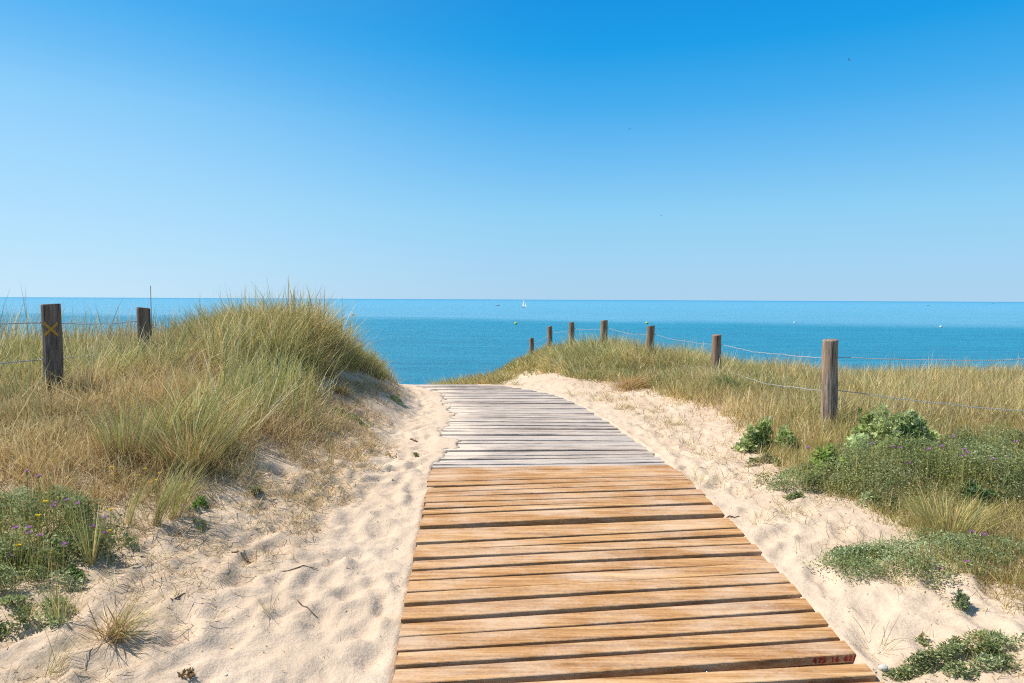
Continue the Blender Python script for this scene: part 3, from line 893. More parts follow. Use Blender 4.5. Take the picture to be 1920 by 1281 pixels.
# right crest beside the posts
DT = hit(1182, 727)
CREST = [(815, 765), (955, 765), (952, 707), (985, 697), (1040, 695), (1080, 708), (1150, 722), (1200, 724), (1240, 738), (1290, 752), (1370, 782), (1480, 790), (1480, 500), (840, 500)]
rg = np.random.default_rng(51)
C = scatter(9000, -2.6, 6, 10.0, 27, [CREST], rg, 8)
P, a, rr = clump_pts(C[np.hypot(C[:, 0] - DT[0], C[:, 1] - DT[1] + .15) > .38][:5200], 26, .16, rg)
N = len(P)
fx = np.clip((P[:, 0] - 1.9) / 2.5, 0, 1)
L = rg.uniform(.20, .50, N) * (1.0 + .25 * np.exp(-((P[:, 0] - 1.7) ** 2 + (P[:, 1] - 15.5) ** 2) / 4))
L *= np.where(P[:, 1] < 13, .70, 1) * (.66 + .34 * sstep(.5, 1.3, P[:, 0]))
az = np.where(rg.uniform(0, 1, N) < .5, rg.normal(2.9, .9, N), a)
mass("crest_grass", "soft green and tan grass massed on the crest around the row of fence posts", P, L, az, .08 + .45 * rr + np.abs(rg.normal(0, .12, N)), np.abs(rg.normal(.5, .45, N)),
     [(STRAW, 2), (OLIVE, 2), (BROWN, .6)], [(GREEN, 1.2), (GREYGREEN, 3), (OLIVE, 3.6), (STRAW, 3), (PALE, 1.4), (BROWN, .8)], .0040, 4, 52, per=26)

# right field
rg = np.random.default_rng(61)
def nearwalk(x, y): return x < 2.4
C = scatter(26000, 2.2, 17, 6.3, 20, [RIGHT_GRASS], rg, 12, nearwalk)
d = fbm(C[:, 0], C[:, 1], .9, 3, 54)
C = C[d + rg.normal(0, .1, len(C)) > .30]
P, a, rr = clump_pts(C, 15, .18, rg)
N = len(P); far = np.clip((P[:, 1] - 7) / 8, 0, 1)
L = rg.uniform(.12, .36, N) + far * rg.uniform(.0, .30, N)
L *= np.where(P[:, 1] < 7.4, .65, 1) * np.where((P[:, 0] < 5) & (P[:, 1] > 9) & (P[:, 1] < 13.5), .72, 1)
mass("dune_grass", "wide field of golden and olive dune grass behind the wire fence on the right", P, L, rg.uniform(0, 2 * np.pi, N), np.abs(rg.normal(.34, .38, N)), rg.normal(.4, .7, N),
     [(STRAW, 2), (BROWN, 1.5), (OLIVE, 1)], [(STRAW, 4.4), (OLIVE, 3.2), (PALE, 1.6), (BROWN, 2.4), (GREYGREEN, 1.4), (RUST, .5)], .0042, 3, 62, per=15)

# short turf at right foreground between herbs
rg = np.random.default_rng(71)
TURF = [(1420, 800), (1480, 885), (1560, 930), (1650, 950), (1700, 1010), (1780, 1060), (1880, 1130), (1960, 1160), (2400, 1300), (2400, 760), (1500, 760)]
C = scatter(9000, 2.0, 7, 3.2, 8, [TURF], rg, 30)
d = fbm(C[:, 0], C[:, 1], .6, 3, 64)
C = C[d + rg.normal(0, .08, len(C)) > .36]
P, a, rr = clump_pts(C, 22, .10, rg); N = len(P)
mass("short_grass", "short olive and rust turf around the herbs on the right foreground", P, rg.uniform(.04, .17, N), rg.uniform(0, 2 * np.pi, N), np.abs(rg.normal(.4, .4, N)), rg.normal(.4, .6, N),
     [(RUST, 1), (OLIVE, 2)], [(STRAW, 2), (OLIVE, 4), (GREEN, 1.6), (RUST, 1.6), (BROWN, 1.6), (PALE, .6)], .0032, 3, 72, per=22)

# sparse dead wisps and litter lying on the sand
rg = np.random.default_rng(81)
C = np.concatenate([scatter(8200, -5, -.8, 2.6, 10, [LEFT_SPARSE], rg, 40), scatter(1500, 1, 5, 2.8, 12, [RIGHT_SPARSE], rg, 40)])
d = fbm(C[:, 0], C[:, 1], .5, 3, 66)
C = C[d + rg.normal(0, .05, len(C)) > .45]
C = C[(C[:, 1] > 4.0) | (rg.uniform(0, 1, len(C)) < .38)]
P, a, rr = clump_pts(C, 13, .12, rg); N = len(P)
mass("grass_litter", "wisps of dead straw and rootlets lying across the sloping sand", P + np.array([0, 0, .012]), rg.uniform(.04, .16, N), rg.uniform(0, 2 * np.pi, N), rg.normal(1.05, .4, N), rg.normal(.3, .4, N),
     [(BROWN, 1)], [(STRAW, 2), (BROWN, 2.4), (PALE, 1.4), (RUST, 1.4), (OLIVE, .6)], .0026, 3, 82, cat="litter")
# tiny dark crumbs of plant debris over the trodden sand
C = scatter(9000, -3.6, 4.2, 2.4, 9, [[(-200, 720), (2100, 720), (2100, 1400), (-200, 1400)]], rg, 1)
C = C[rg.uniform(0, 1, len(C)) < .42]
N = len(C)
mass("plant_debris", "specks of dark broken stalks strewn over the trodden sand", C + np.array([0, 0, .006]), rg.uniform(.008, .035, N), rg.uniform(0, 6.28, N), np.full(N, 1.5), rg.normal(0, .3, N),
     [(BROWN, 1)], [(BROWN * .5, 2), (BROWN, 1), (STRAW, .6)], .0045, 3, 83, cat="litter")

# ------------------------------------------------------------------ separate tussocks
def tussock(name, px, py, label, n_, Lr, spread, rad, table, lean=None, W=.0035, a0=.08, bend=.5, cat="grass tussock", group=None, seed=0, dead=0):
    c = hit(px, py); rg = np.random.default_rng(1000 + seed + int(px))
    a = rg.uniform(0, 2 * np.pi, n_); r = np.sqrt(rg.uniform(0, 1, n_))
    P = np.stack([c[0] + rad * r * np.cos(a), c[1] + rad * r * np.sin(a), np.zeros(n_)], 1)
    P[:, 2] = ground(P[:, 0], P[:, 1]) - .012
    az = a + rg.normal(0, .5, n_)
    if lean is not None:
        m = rg.uniform(0, 1, n_) < .72; az = np.where(m, lean + rg.normal(0, .45, n_), az)
    L = rg.uniform(Lr[0], Lr[1], n_)
    A0 = a0 + spread * r * rg.uniform(.5, 1.2, n_) + np.abs(rg.normal(0, .06, n_))
    tt = pick(n_, table, rg)
    cb = pick(n_, [(STRAW, 2), (BROWN, 1)], rg)
    V, fs, C_ = blades(P, L, W * np.interp(c[1], [3, 5, 12], [.72, 1.2, 2.0]) * rg.uniform(.7, 1.2, n_), az, A0, np.abs(rg.normal(bend, bend * .5, n_)), cb * .5 + tt * .5, tt, 4, seed)
    if dead:
        n2 = dead; P2 = P[rg.integers(0, n_, n2)].copy()
        P2[:, :2] += rg.normal(0, rad * .35, (n2, 2)); P2[:, 2] = ground(P2[:, 0], P2[:, 1])
        V2, f2, C2 = blades(P2, rg.uniform(.08, .26, n2), np.full(n2, W * 1.2), rg.uniform(0, 6.28, n2), rg.uniform(.3, 1.4, n2), rg.normal(.3, .5, n2), pick(n2, [(BROWN, 1)], rg), pick(n2, [(BROWN, 2), (RUST, 2), (STRAW, 2)], rg), 4, seed + 1)
        V, fs2 = join([(V, fs), (V2, f2)]); fs = fs2; C_ = np.concatenate([C_, C2])
    o = mesh_obj(name, V - c, fs, M_grass, col=C_); o.location = c
    return tag(o, label, cat, group)
GT = [(GREEN, 2), (GREYGREEN, 4), (OLIVE, 2), (STRAW, 1.4), (PALE, .6)]
GT2 = [(GREYGREEN, 3), (OLIVE, 3), (STRAW, 2.5), (PALE, 1)]
TG = "marram tussocks standing on the sand"
tussock("marram_tussock", 350, 872, "largest dark based marram tussock at the foot of the left dune, brown dead stalks within", 520, (.26, .60), .45, .17, GT + [(BROWN, 3), (RUST, 1)], None, dead=2200, seed=1, group=TG)
tussock("marram_tussock", 235, 862, "upright green tussock left of the dark based one on the left dune foot", 200, (.30, .60), .20, .12, GT, None, bend=.25, dead=700, seed=2, group=TG)
tussock("marram_tussock", 395, 850, "fan of leaning straw green blades on the right side of the dark based tussock", 170, (.25, .5), .40, .12, GT2, .5, dead=400, seed=3, group=TG)
tussock("marram_tussock", 290, 985, "thin green tuft leaning right on bare sand below the yellow flowers", 70, (.28, .55), .30, .03, GT, .35, bend=.5, seed=4, group=TG)
tussock("marram_tussock", 325, 972, "second thin green tuft leaning right, rooted beside a bright green sprig", 80, (.28, .52), .40, .04, GT, .25, bend=.5, seed=5, group=TG)
tussock("marram_tussock", 238, 982, "pale slender wisp of grass with straw ears left of the leaning tufts", 26, (.22, .42), .2, .03, GT2, .3, seed=6, group=TG)
tussock("marram_tussock", 170, 1060, "narrow upright green stem cluster at the edge of the purple flowers", 55, (.25, .48), .12, .02, GT, None, bend=.15, seed=7, group=TG)
tussock("marram_tussock", 112, 1170, "green tuft leaning left on sand under the purple flower bed", 60, (.16, .34), .35, .03, GT, 2.6, bend=.4, seed=8, group=TG)
tussock("marram_tussock", 215, 1195, "sprawling low tussock with straw base and long curved blades, bottom left sand", 130, (.14, .36), .9, .05, GT2, .1, bend=1.1, dead=120, seed=9, group=TG)
tussock("marram_tussock", 140, 1145, "short sparse tuft on sand above the sprawling low tussock", 24, (.08, .22), .3, .03, GT2, None, seed=10, group=TG)
tussock("marram_tussock", 100, 1270, "faint wispy blades at the very bottom left corner", 30, (.12, .28), .4, .04, GT2, 1.2, seed=11, group=TG)
tussock("marram_tussock", 505, 1150, "tiny tuft with bent tan base alone on the trodden sand", 16, (.05, .16), .5, .02, GT2 + [(RUST, 3)], None, seed=12, group=TG)
tussock("marram_tussock", 620, 872, "single tall thin stem cluster on sand right of the dune foot", 14, (.2, .42), .08, .015, GT, None, bend=.15, seed=13, group=TG)
tussock("marram_tussock", 575, 800, "low spreading tuft on the sand shoulder below the mound", 90, (.12, .26), .7, .07, GT2, None, seed=14, group=TG)
tussock("marram_tussock", 640, 738, "small dark tuft with exposed roots on the steep sand slope", 160, (.10, .24), .7, .07, [(OLIVE, 2), (BROWN, 2), (GREYGREEN, 1)], 2.8, dead=160, seed=15, group=TG)
tussock("marram_tussock", 712, 712, "green tuft at the sand lip where the dune meets the sea view", 150, (.12, .30), .6, .08, GT, .2, seed=16, group=TG)
tussock("marram_tussock", 690, 700, "bright yellow green tuft leaning right at the end of the left dune", 320, (.2, .42), .5, .12, [(OLIVE, 3), (GREYGREEN, 3), (STRAW, 1)], .3, seed=17, group=TG)
tussock("marram_tussock", 648, 690, "dense fan of green blades between the mound and the sand lip", 320, (.25, .48), .5, .14, [(OLIVE, 3), (GREEN, 1), (GREYGREEN, 3), (STRAW, 1)], .2, seed=18, group=TG)
tussock("marram_tussock", 262, 668, "straw coloured tussock rising in front of the half hidden left post", 420, (.22, .46), .35, .20, [(STRAW, 3), (BROWN, 3), (OLIVE, 2), (PALE, 1)], None, seed=30, group=TG)
# rust coloured dead tussock by the third post
tussock("dead_grass_tussock", 1182, 727, "rust brown dead grass tussock bent over at the sand edge below the fence posts", 900, (.25, .55), .9, .16, [(RUST * 1.2, 3), (BROWN, 2), (STRAW, 1.6)], .35, a0=.45, bend=.9, seed=19, dead=500)
tussock("grass_tussock", 1375, 735, "blue green tussock at the foot of the second nearest post on the right", 380, (.2, .42), .7, .17, [(GREYGREEN, 4), (GREEN, 2)], 3.4, seed=20, group=TG)
tussock("grass_tussock", 1775, 1000, "tall yellow green tussock rising between the herb patches at right", 420, (.16, .40), .45, .16, [(OLIVE, 4), (GREYGREEN, 2), (STRAW, 2)], None, seed=21, group=TG)
SG = "sparse tufts on the sand right of the boardwalk"
k = 0
for (px, py, lab) in [(1260, 795, "sparse wiry tuft casting thin shadows right of the grey planks"), (1170, 765, "flat spread of green shoots on sand below the rust tussock"), (1120, 752, "small green tuft on the sand close to the far planks"),
                      (1232, 775, "wide low tuft of olive blades in the middle of the right sand strip"), (1075, 742, "tiny upright tuft beside the last planks"), (1310, 905, "thin scatter of blades near the right edge of the honey planks"),
                      (1640, 1215, "wiry dark tuft growing against the plank end with the red mark"), (1660, 965, "low tuft on sand left of the tall yellow green tussock"), (1480, 965, "fine spreading stems on sand below the big herb patch"),
                      (1425, 980, "short shoots on sand by the bend of the honey planks"), (1700, 1100, "brownish tuft at the lower rim of the middle herb patch"), (1895, 1250, "straw blades among the herbs of the bottom right corner")]:
    k += 1
    tussock("grass_tuft", px, py, lab, 34, (.07, .22), .9, .07, GT2 + [(BROWN, 1)], None, bend=.7, seed=40 + k, group=SG, cat="grass tuft", W=.0028)

# ------------------------------------------------------------------ herbs
def leaf_cloud(N, c, rx_, ry_, hgt, size, table, rg, droop=.35, shape='diamond', clumps=14):
    """leaves held on short stems over the ground"""
    cc = rg.uniform(-1, 1, (clumps * 3, 2)); cc = cc[(cc ** 2).sum(1) < 1][:clumps]
    k = rg.integers(0, len(cc), N)
    u = rg.normal(0, .17 if clumps < 20 else .11, (N, 2)) + cc[k]
    x = c[0] + u[:, 0] * rx_; y = c[1] + u[:, 1] * ry_
    gz = ground(x, y)
    rr = np.clip((u ** 2).sum(1), 0, 1)
    hh = hgt * (.35 + .85 * rg.uniform(0, 1, len(cc))[k]) * np.sqrt(np.clip(1.02 - rr * .8, 0, 1))
    loc = ((u - cc[k]) ** 2).sum(1) / (.17 ** 2 * 4)
    hh = hh * np.clip(1 - loc * .5, .15, 1)
    z = gz + hh * rg.uniform(0.02, 1, N) ** .55
    P = np.stack([x, y, z], 1)
    az = rg.uniform(0, 2 * np.pi, N); el = rg.normal(.45, .45, N)
    D = np.stack([np.cos(az) * np.cos(el), np.sin(az) * np.cos(el), np.sin(el)], 1)
    Sd = np.cross(D, rg.normal(0, 1, (N, 3)) + np.array([0, 0, 1.6])); Sd /= np.linalg.norm(Sd, axis=1)[:, None]
    Up = np.cross(Sd, D)
    s = size * rg.uniform(.6, 1.3, N); col = pick(N, table, rg) * .6 + pick(len(cc), table, rg)[k] * .4
    if shape == 'diamond':
        V = np.stack([P, P + D * s[:, None] * .5 + Sd * s[:, None] * .20, P + D * s[:, None] - Up * s[:, None] * .12, P + D * s[:, None] * .5 - Sd * s[:, None] * .20], 1)
        Fq = np.arange(N)[:, None] * 4 + np.array([[0, 1, 2, 3]])
        return V.reshape(-1, 3), [Fq], np.repeat(col, 4, 0)
    # holly: spiny lobed leaf with seven tips
    pts = [(0, 0, 0), (.15, .42, .10), (.38, .16, 0), (.62, .55, .14), (.72, .18, 0), (1.1, 0, .10), (.72, -.18, 0), (.62, -.55, .14), (.38, -.16, 0), (.15, -.42, .10)]
    V = np.stack([P + D * s[:, None] * a + Sd * s[:, None] * b + Up * s[:, None] * e for a, b, e in pts], 1)
    b0 = np.arange(N)[:, None] * 10
    T = np.concatenate([b0 + np.array([t]) for t in [(0, 1, 2), (2, 3, 4), (4, 5, 6), (6, 7, 8), (8, 9, 0)]])
    Q = b0 + np.array([[0, 2, 4, 6]]); T2 = b0 + np.array([[0, 6, 8]])
    cc_ = np.repeat(col, 10, 0)
    return V.reshape(-1, 3), [Q, np.concatenate([T, T2])], cc_

def flower(parent, org, pos, col, r, rg, kind="thistle"):
    """flower head with ragged petals on a thin stem"""
    g = np.array([pos[0], pos[1], float(ground(pos[0], pos[1]))])
    v1, f1 = tube(np.array([g, (g + pos) / 2 + rg.normal(0, .006, 3), pos]), .0014 + .0003 * pos[1], 4)
    c1 = np.tile(OLIVE, (len(v1), 1))
    n_ = 16
    az = np.linspace(0, 2 * np.pi, n_, endpoint=False) + rg.uniform(0, .3, n_)
    el = rg.uniform(.0, .9, n_) if kind != "yellow" else rg.uniform(-.05, .35, n_)
    D = np.stack([np.cos(az) * np.cos(el), np.sin(az) * np.cos(el), np.sin(el)], 1)
    T = np.stack([-np.sin(az), np.cos(az), np.zeros(n_)], 1)
    V2 = np.stack([pos + 0 * D, pos + D * r * .6 + T * r * .2, pos + D * r, pos + D * r * .6 - T * r * .2], 1).reshape(-1, 3)
    c2 = np.repeat(np.array(col) * rg.uniform(.8, 1.2, (n_, 1)), 4, 0)
    v3, f3 = ball(pos - np.array([0, 0, r * .25]), r * .42, 8, 6)
    c3 = np.tile(np.array(col) * .8 if kind == "yellow" else OLIVE, (len(v3), 1))
    V, fs = join([(v1, f1), (V2, [np.arange(n_)[:, None] * 4 + np.array([[0, 1, 2, 3]])]), (v3, f3)])
    return mesh_obj("flower", V - org, fs, M_petal, parent, col=np.concatenate([c1, c2, c3]))

HB = [(np.array([.16, .21, .07]), 3), (np.array([.28, .34, .15]), 3), (np.array([.52, .58, .33]), 2.8), (OLIVE * .8, 1), (BROWN, .35)]
HH = [(np.array([.42, .51, .17]), 3), (np.array([.52, .60, .27]), 2.4), (np.array([.24, .33, .10]), 1.8), (np.array([.72, .76, .46]), .8)]
PURPLE = (.42, .17, .46); YELLOW = (.80, .58, .03); WHITE = (.8, .78, .72)

def herb(name, px, py, label, rx_, ry_, h, N, size, table, shape='diamond', group=None, cat="herb", fl=(), stems=160, clumps=14, seed=0):
    c = hit(px, py); rg = np.random.default_rng(2000 + int(px) + seed)
    V, fs, C_ = leaf_cloud(N, c, rx_, ry_, h, size, table, rg, shape=shape, clumps=clumps)
    # thin upright stems through the leaves
    u = rg.normal(0, .45, (stems, 2)); P = np.stack([c[0] + u[:, 0] * rx_, c[1] + u[:, 1] * ry_, np.zeros(stems)], 1); P[:, 2] = ground(P[:, 0], P[:, 1])
    V2, f2, C2 = blades(P, rg.uniform(.5, 1.15, stems) * h, np.full(stems, .003), rg.uniform(0, 6.28, stems), rg.uniform(0, .6, stems), rg.normal(0, .3, stems), pick(stems, [(OLIVE, 1)], rg), pick(stems, [(OLIVE, 2), (STRAW, 1)], rg), 4, 3)
    VV, FF = join([(V, fs), (V2, f2)])
    root = empty(name, c, label, cat, group)
    mesh_obj("foliage", VV - c, FF, M_herb, root, col=np.concatenate([C_, C2]))
    for (fx_, fy_, col, kind) in fl:
        # place each head on the sight line at the plant's own depth
        r_ = ray(fx_, fy_)
        best = None
        for Y in np.linspace(c[1] - ry_ * .7, c[1] + ry_ * 1.6, 40):
            p = np.array([r_[0] * Y, Y, EYE + r_[2] * Y]); hg = p[2] - float(ground(p[0], Y))
            s = abs(hg - h * 1.0)
            if best is None or s < best[0]: best = (s, p)
        flower(root, c, best[1], col, .013 + .0016 * c[1] if kind != "yellow" else .011 + .0012 * c[1], rg, kind)
    return root

T_, Y_ = "thistle", "yellow"
PG = "creeping herb patches beside the path"
herb("flowering_herb", 25, 1020, "dark green bed of herbs dotted with purple flowers at the left edge", .44, .40, .27, 11000, .022, HB, fl=[(145, 945, PURPLE, T_), (54, 1000, PURPLE, T_), (54, 990, PURPLE, T_), (75, 1005, PURPLE, T_), (20, 1043, PURPLE, T_), (120, 1022, PURPLE, T_), (125, 938, PURPLE, T_),
     (103, 944, PURPLE, T_), (72, 893, PURPLE, T_), (50, 885, PURPLE, T_), (30, 990, PURPLE, T_), (100, 950, PURPLE, T_), (35, 1022, YELLOW, Y_), (72, 966, YELLOW, Y_), (85, 940, YELLOW, Y_)], group=PG, clumps=40, stems=700)
herb("creeping_herb", 15, 1085, "dark low herbs along the front of the flower bed at the left edge", .36, .17, .17, 4200, .021, HB, group=PG, clumps=22, stems=240)
herb("flowering_herb", 195, 1030, "thin stemmed herb with three purple flowers at the right end of the left bed", .14, .12, .24, 500, .026, HB, fl=[(196, 971, PURPLE, T_), (174, 988, PURPLE, T_), (196, 1000, PURPLE, T_), (208, 955, YELLOW, Y_), (205, 995, YELLOW, Y_)], group=PG, clumps=6, stems=50)
herb("creeping_herb", 25, 1165, "low dark green rosette on sand at the left edge below the flower bed", .20, .14, .09, 1500, .026, HB, group=PG, clumps=8, stems=20)
herb("yellow_flowered_herb", 262, 905, "sparse herb with small yellow flowers beneath the dark based tussock", .55, .14, .10, 500, .018, HB, fl=[(210, 876, YELLOW, Y_), (217, 888, YELLOW, Y_), (259, 891, YELLOW, Y_), (272, 879, YELLOW, Y_), (282, 904, YELLOW, Y_), (291, 900, YELLOW, Y_), (300, 886, YELLOW, Y_), (345, 908, YELLOW, Y_), (109, 864, YELLOW, Y_), (220, 823, YELLOW, Y_)], group=PG, stems=40)
herb("green_sprig", 365, 945, "small bright green sprig at the root of the leaning tufts", .07, .06, .09, 160, .03, [(np.array([.16, .28, .06]), 1)], group=PG, clumps=4, stems=8)
herb("green_sprig", 147, 1085, "tiny glossy green sprig on the sand right of the left flower bed", .045, .04, .06, 110, .028, [(np.array([.10, .24, .04]), 1)], group=PG, clumps=3, stems=6)
herb("creeping_herb", 605, 768, "flat grey green herb on the upper sand slope below the dune mound", .42, .18, .10, 1500, .026, HB, group=PG, clumps=9, stems=20)
herb("creeping_herb", 735, 748, "small leafy herb beside the sand strip near the top of the left slope", .16, .14, .12, 420, .026, HB, group=PG, clumps=5, stems=12)
herb("creeping_herb", 660, 788, "pale yellowish leafy sprigs on the sand below the flat grey green herb", .16, .12, .07, 260, .026, [(OLIVE, 1), (np.array([.2, .27, .12]), 2)], group=PG, clumps=5, stems=10)
herb("creeping_herb", 485, 928, "grey green tuft of fleshy leaves alone on the left sand", .05, .05, .06, 130, .03, HB, group=PG, clumps=3, stems=5)
herb("creeping_herb", 375, 990, "small dull green sprig below the bright green one", .06, .05, .05, 90, .024, HB, group=PG, clumps=3, stems=5)
herb("creeping_herb", 779, 856, "lone seedling of few green leaves near the left plank ends", .04, .03, .04, 40, .03, [(np.array([.2, .28, .1]), 1)], group=PG, clumps=3, stems=3)
herb("creeping_herb", 736, 857, "brownish seedling on sand left of the lone green seedling", .07, .04, .04, 70, .022, [(OLIVE, 1), (BROWN, 1)], group=PG, clumps=4, stems=4)
# right side
herb("flowering_herb", 1760, 905, "broad dark green herb bed with purple flowers behind the sea holly on the right", 1.0, .55, .36, 34000, .021, HB, fl=[(1787, 820, PURPLE, T_), (1765, 838, PURPLE, T_), (1688, 841, PURPLE, T_), (1674, 839, PURPLE, T_), (1813, 850, PURPLE, T_), (1806, 856, PURPLE, T_), (1741, 843, PURPLE, T_), (1515, 840, PURPLE, T_), (1636, 832, PURPLE, T_), (1808, 843, PURPLE, T_), (1905, 830, PURPLE, T_), (1862, 862, PURPLE, T_)], group=PG, clumps=70, stems=600)
herb("flowering_herb", 1535, 905, "grey green herb bed at the left end of the right vegetation next to the sand", .48, .30, .19, 8500, .020, HB, group=PG, clumps=26, fl=[(1703, 870, PURPLE, T_)])
herb("flowering_herb", 1900, 860, "dark green herb clump reaching out of the right picture edge", .5, .4, .28, 9000, .021, HB, group=PG, clumps=12)
herb("flowering_herb", 1750, 1055, "blue green herb patch with three pale purple flowers in the right foreground", .62, .28, .14, 11000, .018, [(c * np.array([1.05, 1.1, 1.15]), w) for c, w in HB], fl=[(1845, 1003, PURPLE, T_), (1812, 1054, PURPLE, T_), (1761, 1068, PURPLE, T_), (1822, 998, PURPLE, T_)], group=PG, clumps=50, stems=500)
herb("creeping_herb", 1625, 1040, "left tongue of small blue green sprigs creeping onto the sand", .24, .12, .07, 1500, .024, [(c * np.array([1.05, 1.1, 1.15]), w) for c, w in HB], group=PG, clumps=10, stems=20)
herb("creeping_herb", 1640, 950, "dark green herb tuft between sand and olive turf", .18, .13, .09, 1600, .024, HB, group=PG, clumps=7, stems=40)
herb("creeping_herb", 1800, 1138, "small grey herb with its own shadow on the sand below the middle patch", .06, .05, .09, 500, .022, [(np.array([.25, .30, .2]), 1), (HB[1][0], 1)], group=PG, clumps=4, stems=10)
herb("creeping_herb", 1770, 1252, "bushy green herb in the bottom right corner", .24, .10, .09, 2400, .022, HB, group=PG, clumps=8, stems=40)
herb("creeping_herb", 1890, 1225, "herb with looser stems at the right edge above the corner one", .22, .12, .08, 1300, .022, HB, group=PG, clumps=8, stems=60)
herb("creeping_herb", 1738, 1205, "sprig of few leaves on sand above the bottom right herb", .045, .04, .05, 110, .022, HB, group=PG, clumps=3, stems=6)
herb("creeping_herb", 1500, 935, "small dark rosette on the sand under the grey green bed", .09, .07, .05, 450, .028, HB, group=PG, clumps=5, stems=8)
herb("creeping_herb", 1432, 870, "reddish based small herb under the pale sea holly", .16, .10, .09, 700, .026, HB + [(np.array([.5, .2, .05]), .8)], group=PG, clumps=6, stems=14)
HG = "sea holly bushes on the right"
herb("sea_holly", 1440, 845, "pale spiny sea holly standing alone at the sand edge left of the nearest post", .24, .18, .34, 1500, .045, HH, 'holly', HG, "sea holly", clumps=9, stems=40)
herb("sea_holly", 1640, 850, "largest bright green sea holly just right of the nearest post", .50, .30, .38, 3400, .046, HH, 'holly', HG, "sea holly", clumps=22, stems=50)
herb("sea_holly", 1580, 895, "yellow green sea holly in front of the largest one", .28, .18, .27, 1700, .043, [(np.array([.46, .56, .15]), 3), (np.array([.36, .48, .13]), 2)], 'holly', HG, "sea holly", clumps=8, stems=30)
herb("sea_holly", 1700, 825, "washed out yellowish sea holly behind the largest one", .20, .15, .30, 900, .044, [(np.array([.45, .46, .26]), 3), (np.array([.32, .38, .2]), 2)], 'holly', HG, "sea holly", clumps=6, stems=20)
herb("sea_holly", 1730, 880, "greyish sea holly sprawling right of the bright ones", .18, .12, .20, 450, .044, HH, 'holly', HG, "sea holly", clumps=6, stems=20)
herb("sea_holly", 1845, 940, "dark leaved holly seedling near the right edge with a dry brown leaf", .16, .10, .14, 420, .044, [(np.array([.13, .21, .08]), 3), (np.array([.30, .36, .22]), 1)], 'holly', HG, "sea holly", clumps=5, stems=14)
# broad upright leaf behind the nearest post
c = hit(1612, 790); rg = np.random.default_rng(5)
V, fs, C_ = blades(np.tile(c, (7, 1)) + rg.normal(0, .012, (7, 3)) * (1, 1, 0), np.array([.17, .15, .16, .13, .12, .1, .14]), np.full(7, .035), rg.uniform(0, 6, 7), np.full(7, .1), np.full(7, .15), np.tile([.05, .20, .04], (7, 1)), np.tile([.06, .24, .05], (7, 1)), 4, 3)
o = mesh_obj("broad_leaved_plant", V - c, fs, M_herb, col=C_); o.location = c; tag(o, "single upright deep green broad leaf standing in dry grass behind the nearest right post", "plant")

# white umbels on long stalks at the mound's seaward end
for (px, py, Y, lab) in ((592, 570, 9.3, "white flower head among the tips of the tall marram grass"), (661, 590, 9.6, "white flower head on a long stalk standing against the sea")):
    p = at(px, py, Y); gz = float(ground(p[0] - .1, Y)); c = np.array([p[0] - .1, Y, gz])
    root = empty("white_flower", c, lab, "flower", "white flowers on the left dune")
    v, f = tube(np.array([c, c * .5 + p * .5 + (-.02, 0, 0), p]) - c, .0022, 5); mesh_obj("stem", v, f, M_herb, root, col=np.tile(OLIVE, (len(v), 1)))
    parts = []
    for q_ in rng.normal(0, 1, (14, 3)): parts.append(ball(p - c + q_ * (.016, .01, .007), .007, 6, 4))
    v, f = join(parts); mesh_obj("flower_head", v, f, M_petal, root, col=np.tile(WHITE, (len(v), 1)))

# tall thin stalk by the second left post
p = at(282, 536, 8.5); gz = float(ground(p[0], 8.5)); v, f = tube(np.array([(0, 0, 0), (0, 0, (p[2] - gz) * .5), (0.002, 0, p[2] - gz)]), .0045, 6)
o = mesh_obj("stalk", v, f, M_twig, smooth=True); o.location = (p[0], 8.5, gz); tag(o, "single straight dark stalk rising beside the half hidden left post", "stalk")

# sticks, stones
def stick(px, py, ln, ang, r, label, seed):
    c = hit(px, py); rg = np.random.default_rng(seed); t = np.linspace(-.5, .5, 7)
    x = t * ln * math.cos(ang); yv = t * ln * math.sin(ang)
    z = ground(c[0] + x, c[1] + yv) - c[2] + r * .8 + rg.normal(0, r * .6, 7)
    v, f = tube(np.stack([x + rg.normal(0, ln * .03, 7), yv, z], 1), r * np.array([.5, .9, 1, .95, .8, .6, .3]), 6)
    o = mesh_obj("stick", v, f, M_twig, smooth=True); o.location = c; return tag(o, label, "stick", "dead sticks lying on the sand")
stick(776, 827, .12, -.6, .011, "short dark stick on the sand strip left of the grey planks", 1)
stick(455, 1048, .17, -.3, .006, "curved twig half buried on the left sand slope", 2)
stick(335, 1120, .10, 1.2, .005, "small upright looking twig on left foreground sand", 3)
stick(1372, 970, .12, .2, .005, "thin twig by the right edge of the honey planks", 4)
stick(560, 1065, .20, .5, .004, "long thin twig across trodden sand in the left middle", 5)
stick(575, 1140, .16, -.5, .004, "thin slanting twig beside the tiny tuft on trodden sand", 6)
def pebble(px, py, r, label, seed, mat=M_stone):
    c = hit(px, py); rg = np.random.default_rng(seed)
    v, f = ball((0, 0, r * .35), r, 14, 10, (1.15, .9, .7)); v = v * (1 + .10 * (vnoise(v[:, 0] + 5, v[:, 1] + v[:, 2], r * .8, seed)[:, None] - .5))
    o = mesh_obj("stone", v, f, mat, smooth=True); o.location = c; return tag(o, label, "stone", "small stones on the sand")
pebble(1656, 1256, .020, "pale round stone against the plank ends at the bottom right", 1)
pebble(424, 1268, .007, "tiny white pebble at the bottom of the left sand", 2)
pebble(1785, 1113, .012, "pale stone beside the small grey herb on the right", 4)
cr = hit(350, 1272)
V, fs, C_ = leaf_cloud(60, cr, .022, .022, .022, .022, [(BROWN * .6, 1), (RUST * .7, 1)], np.random.default_rng(9), clumps=4)
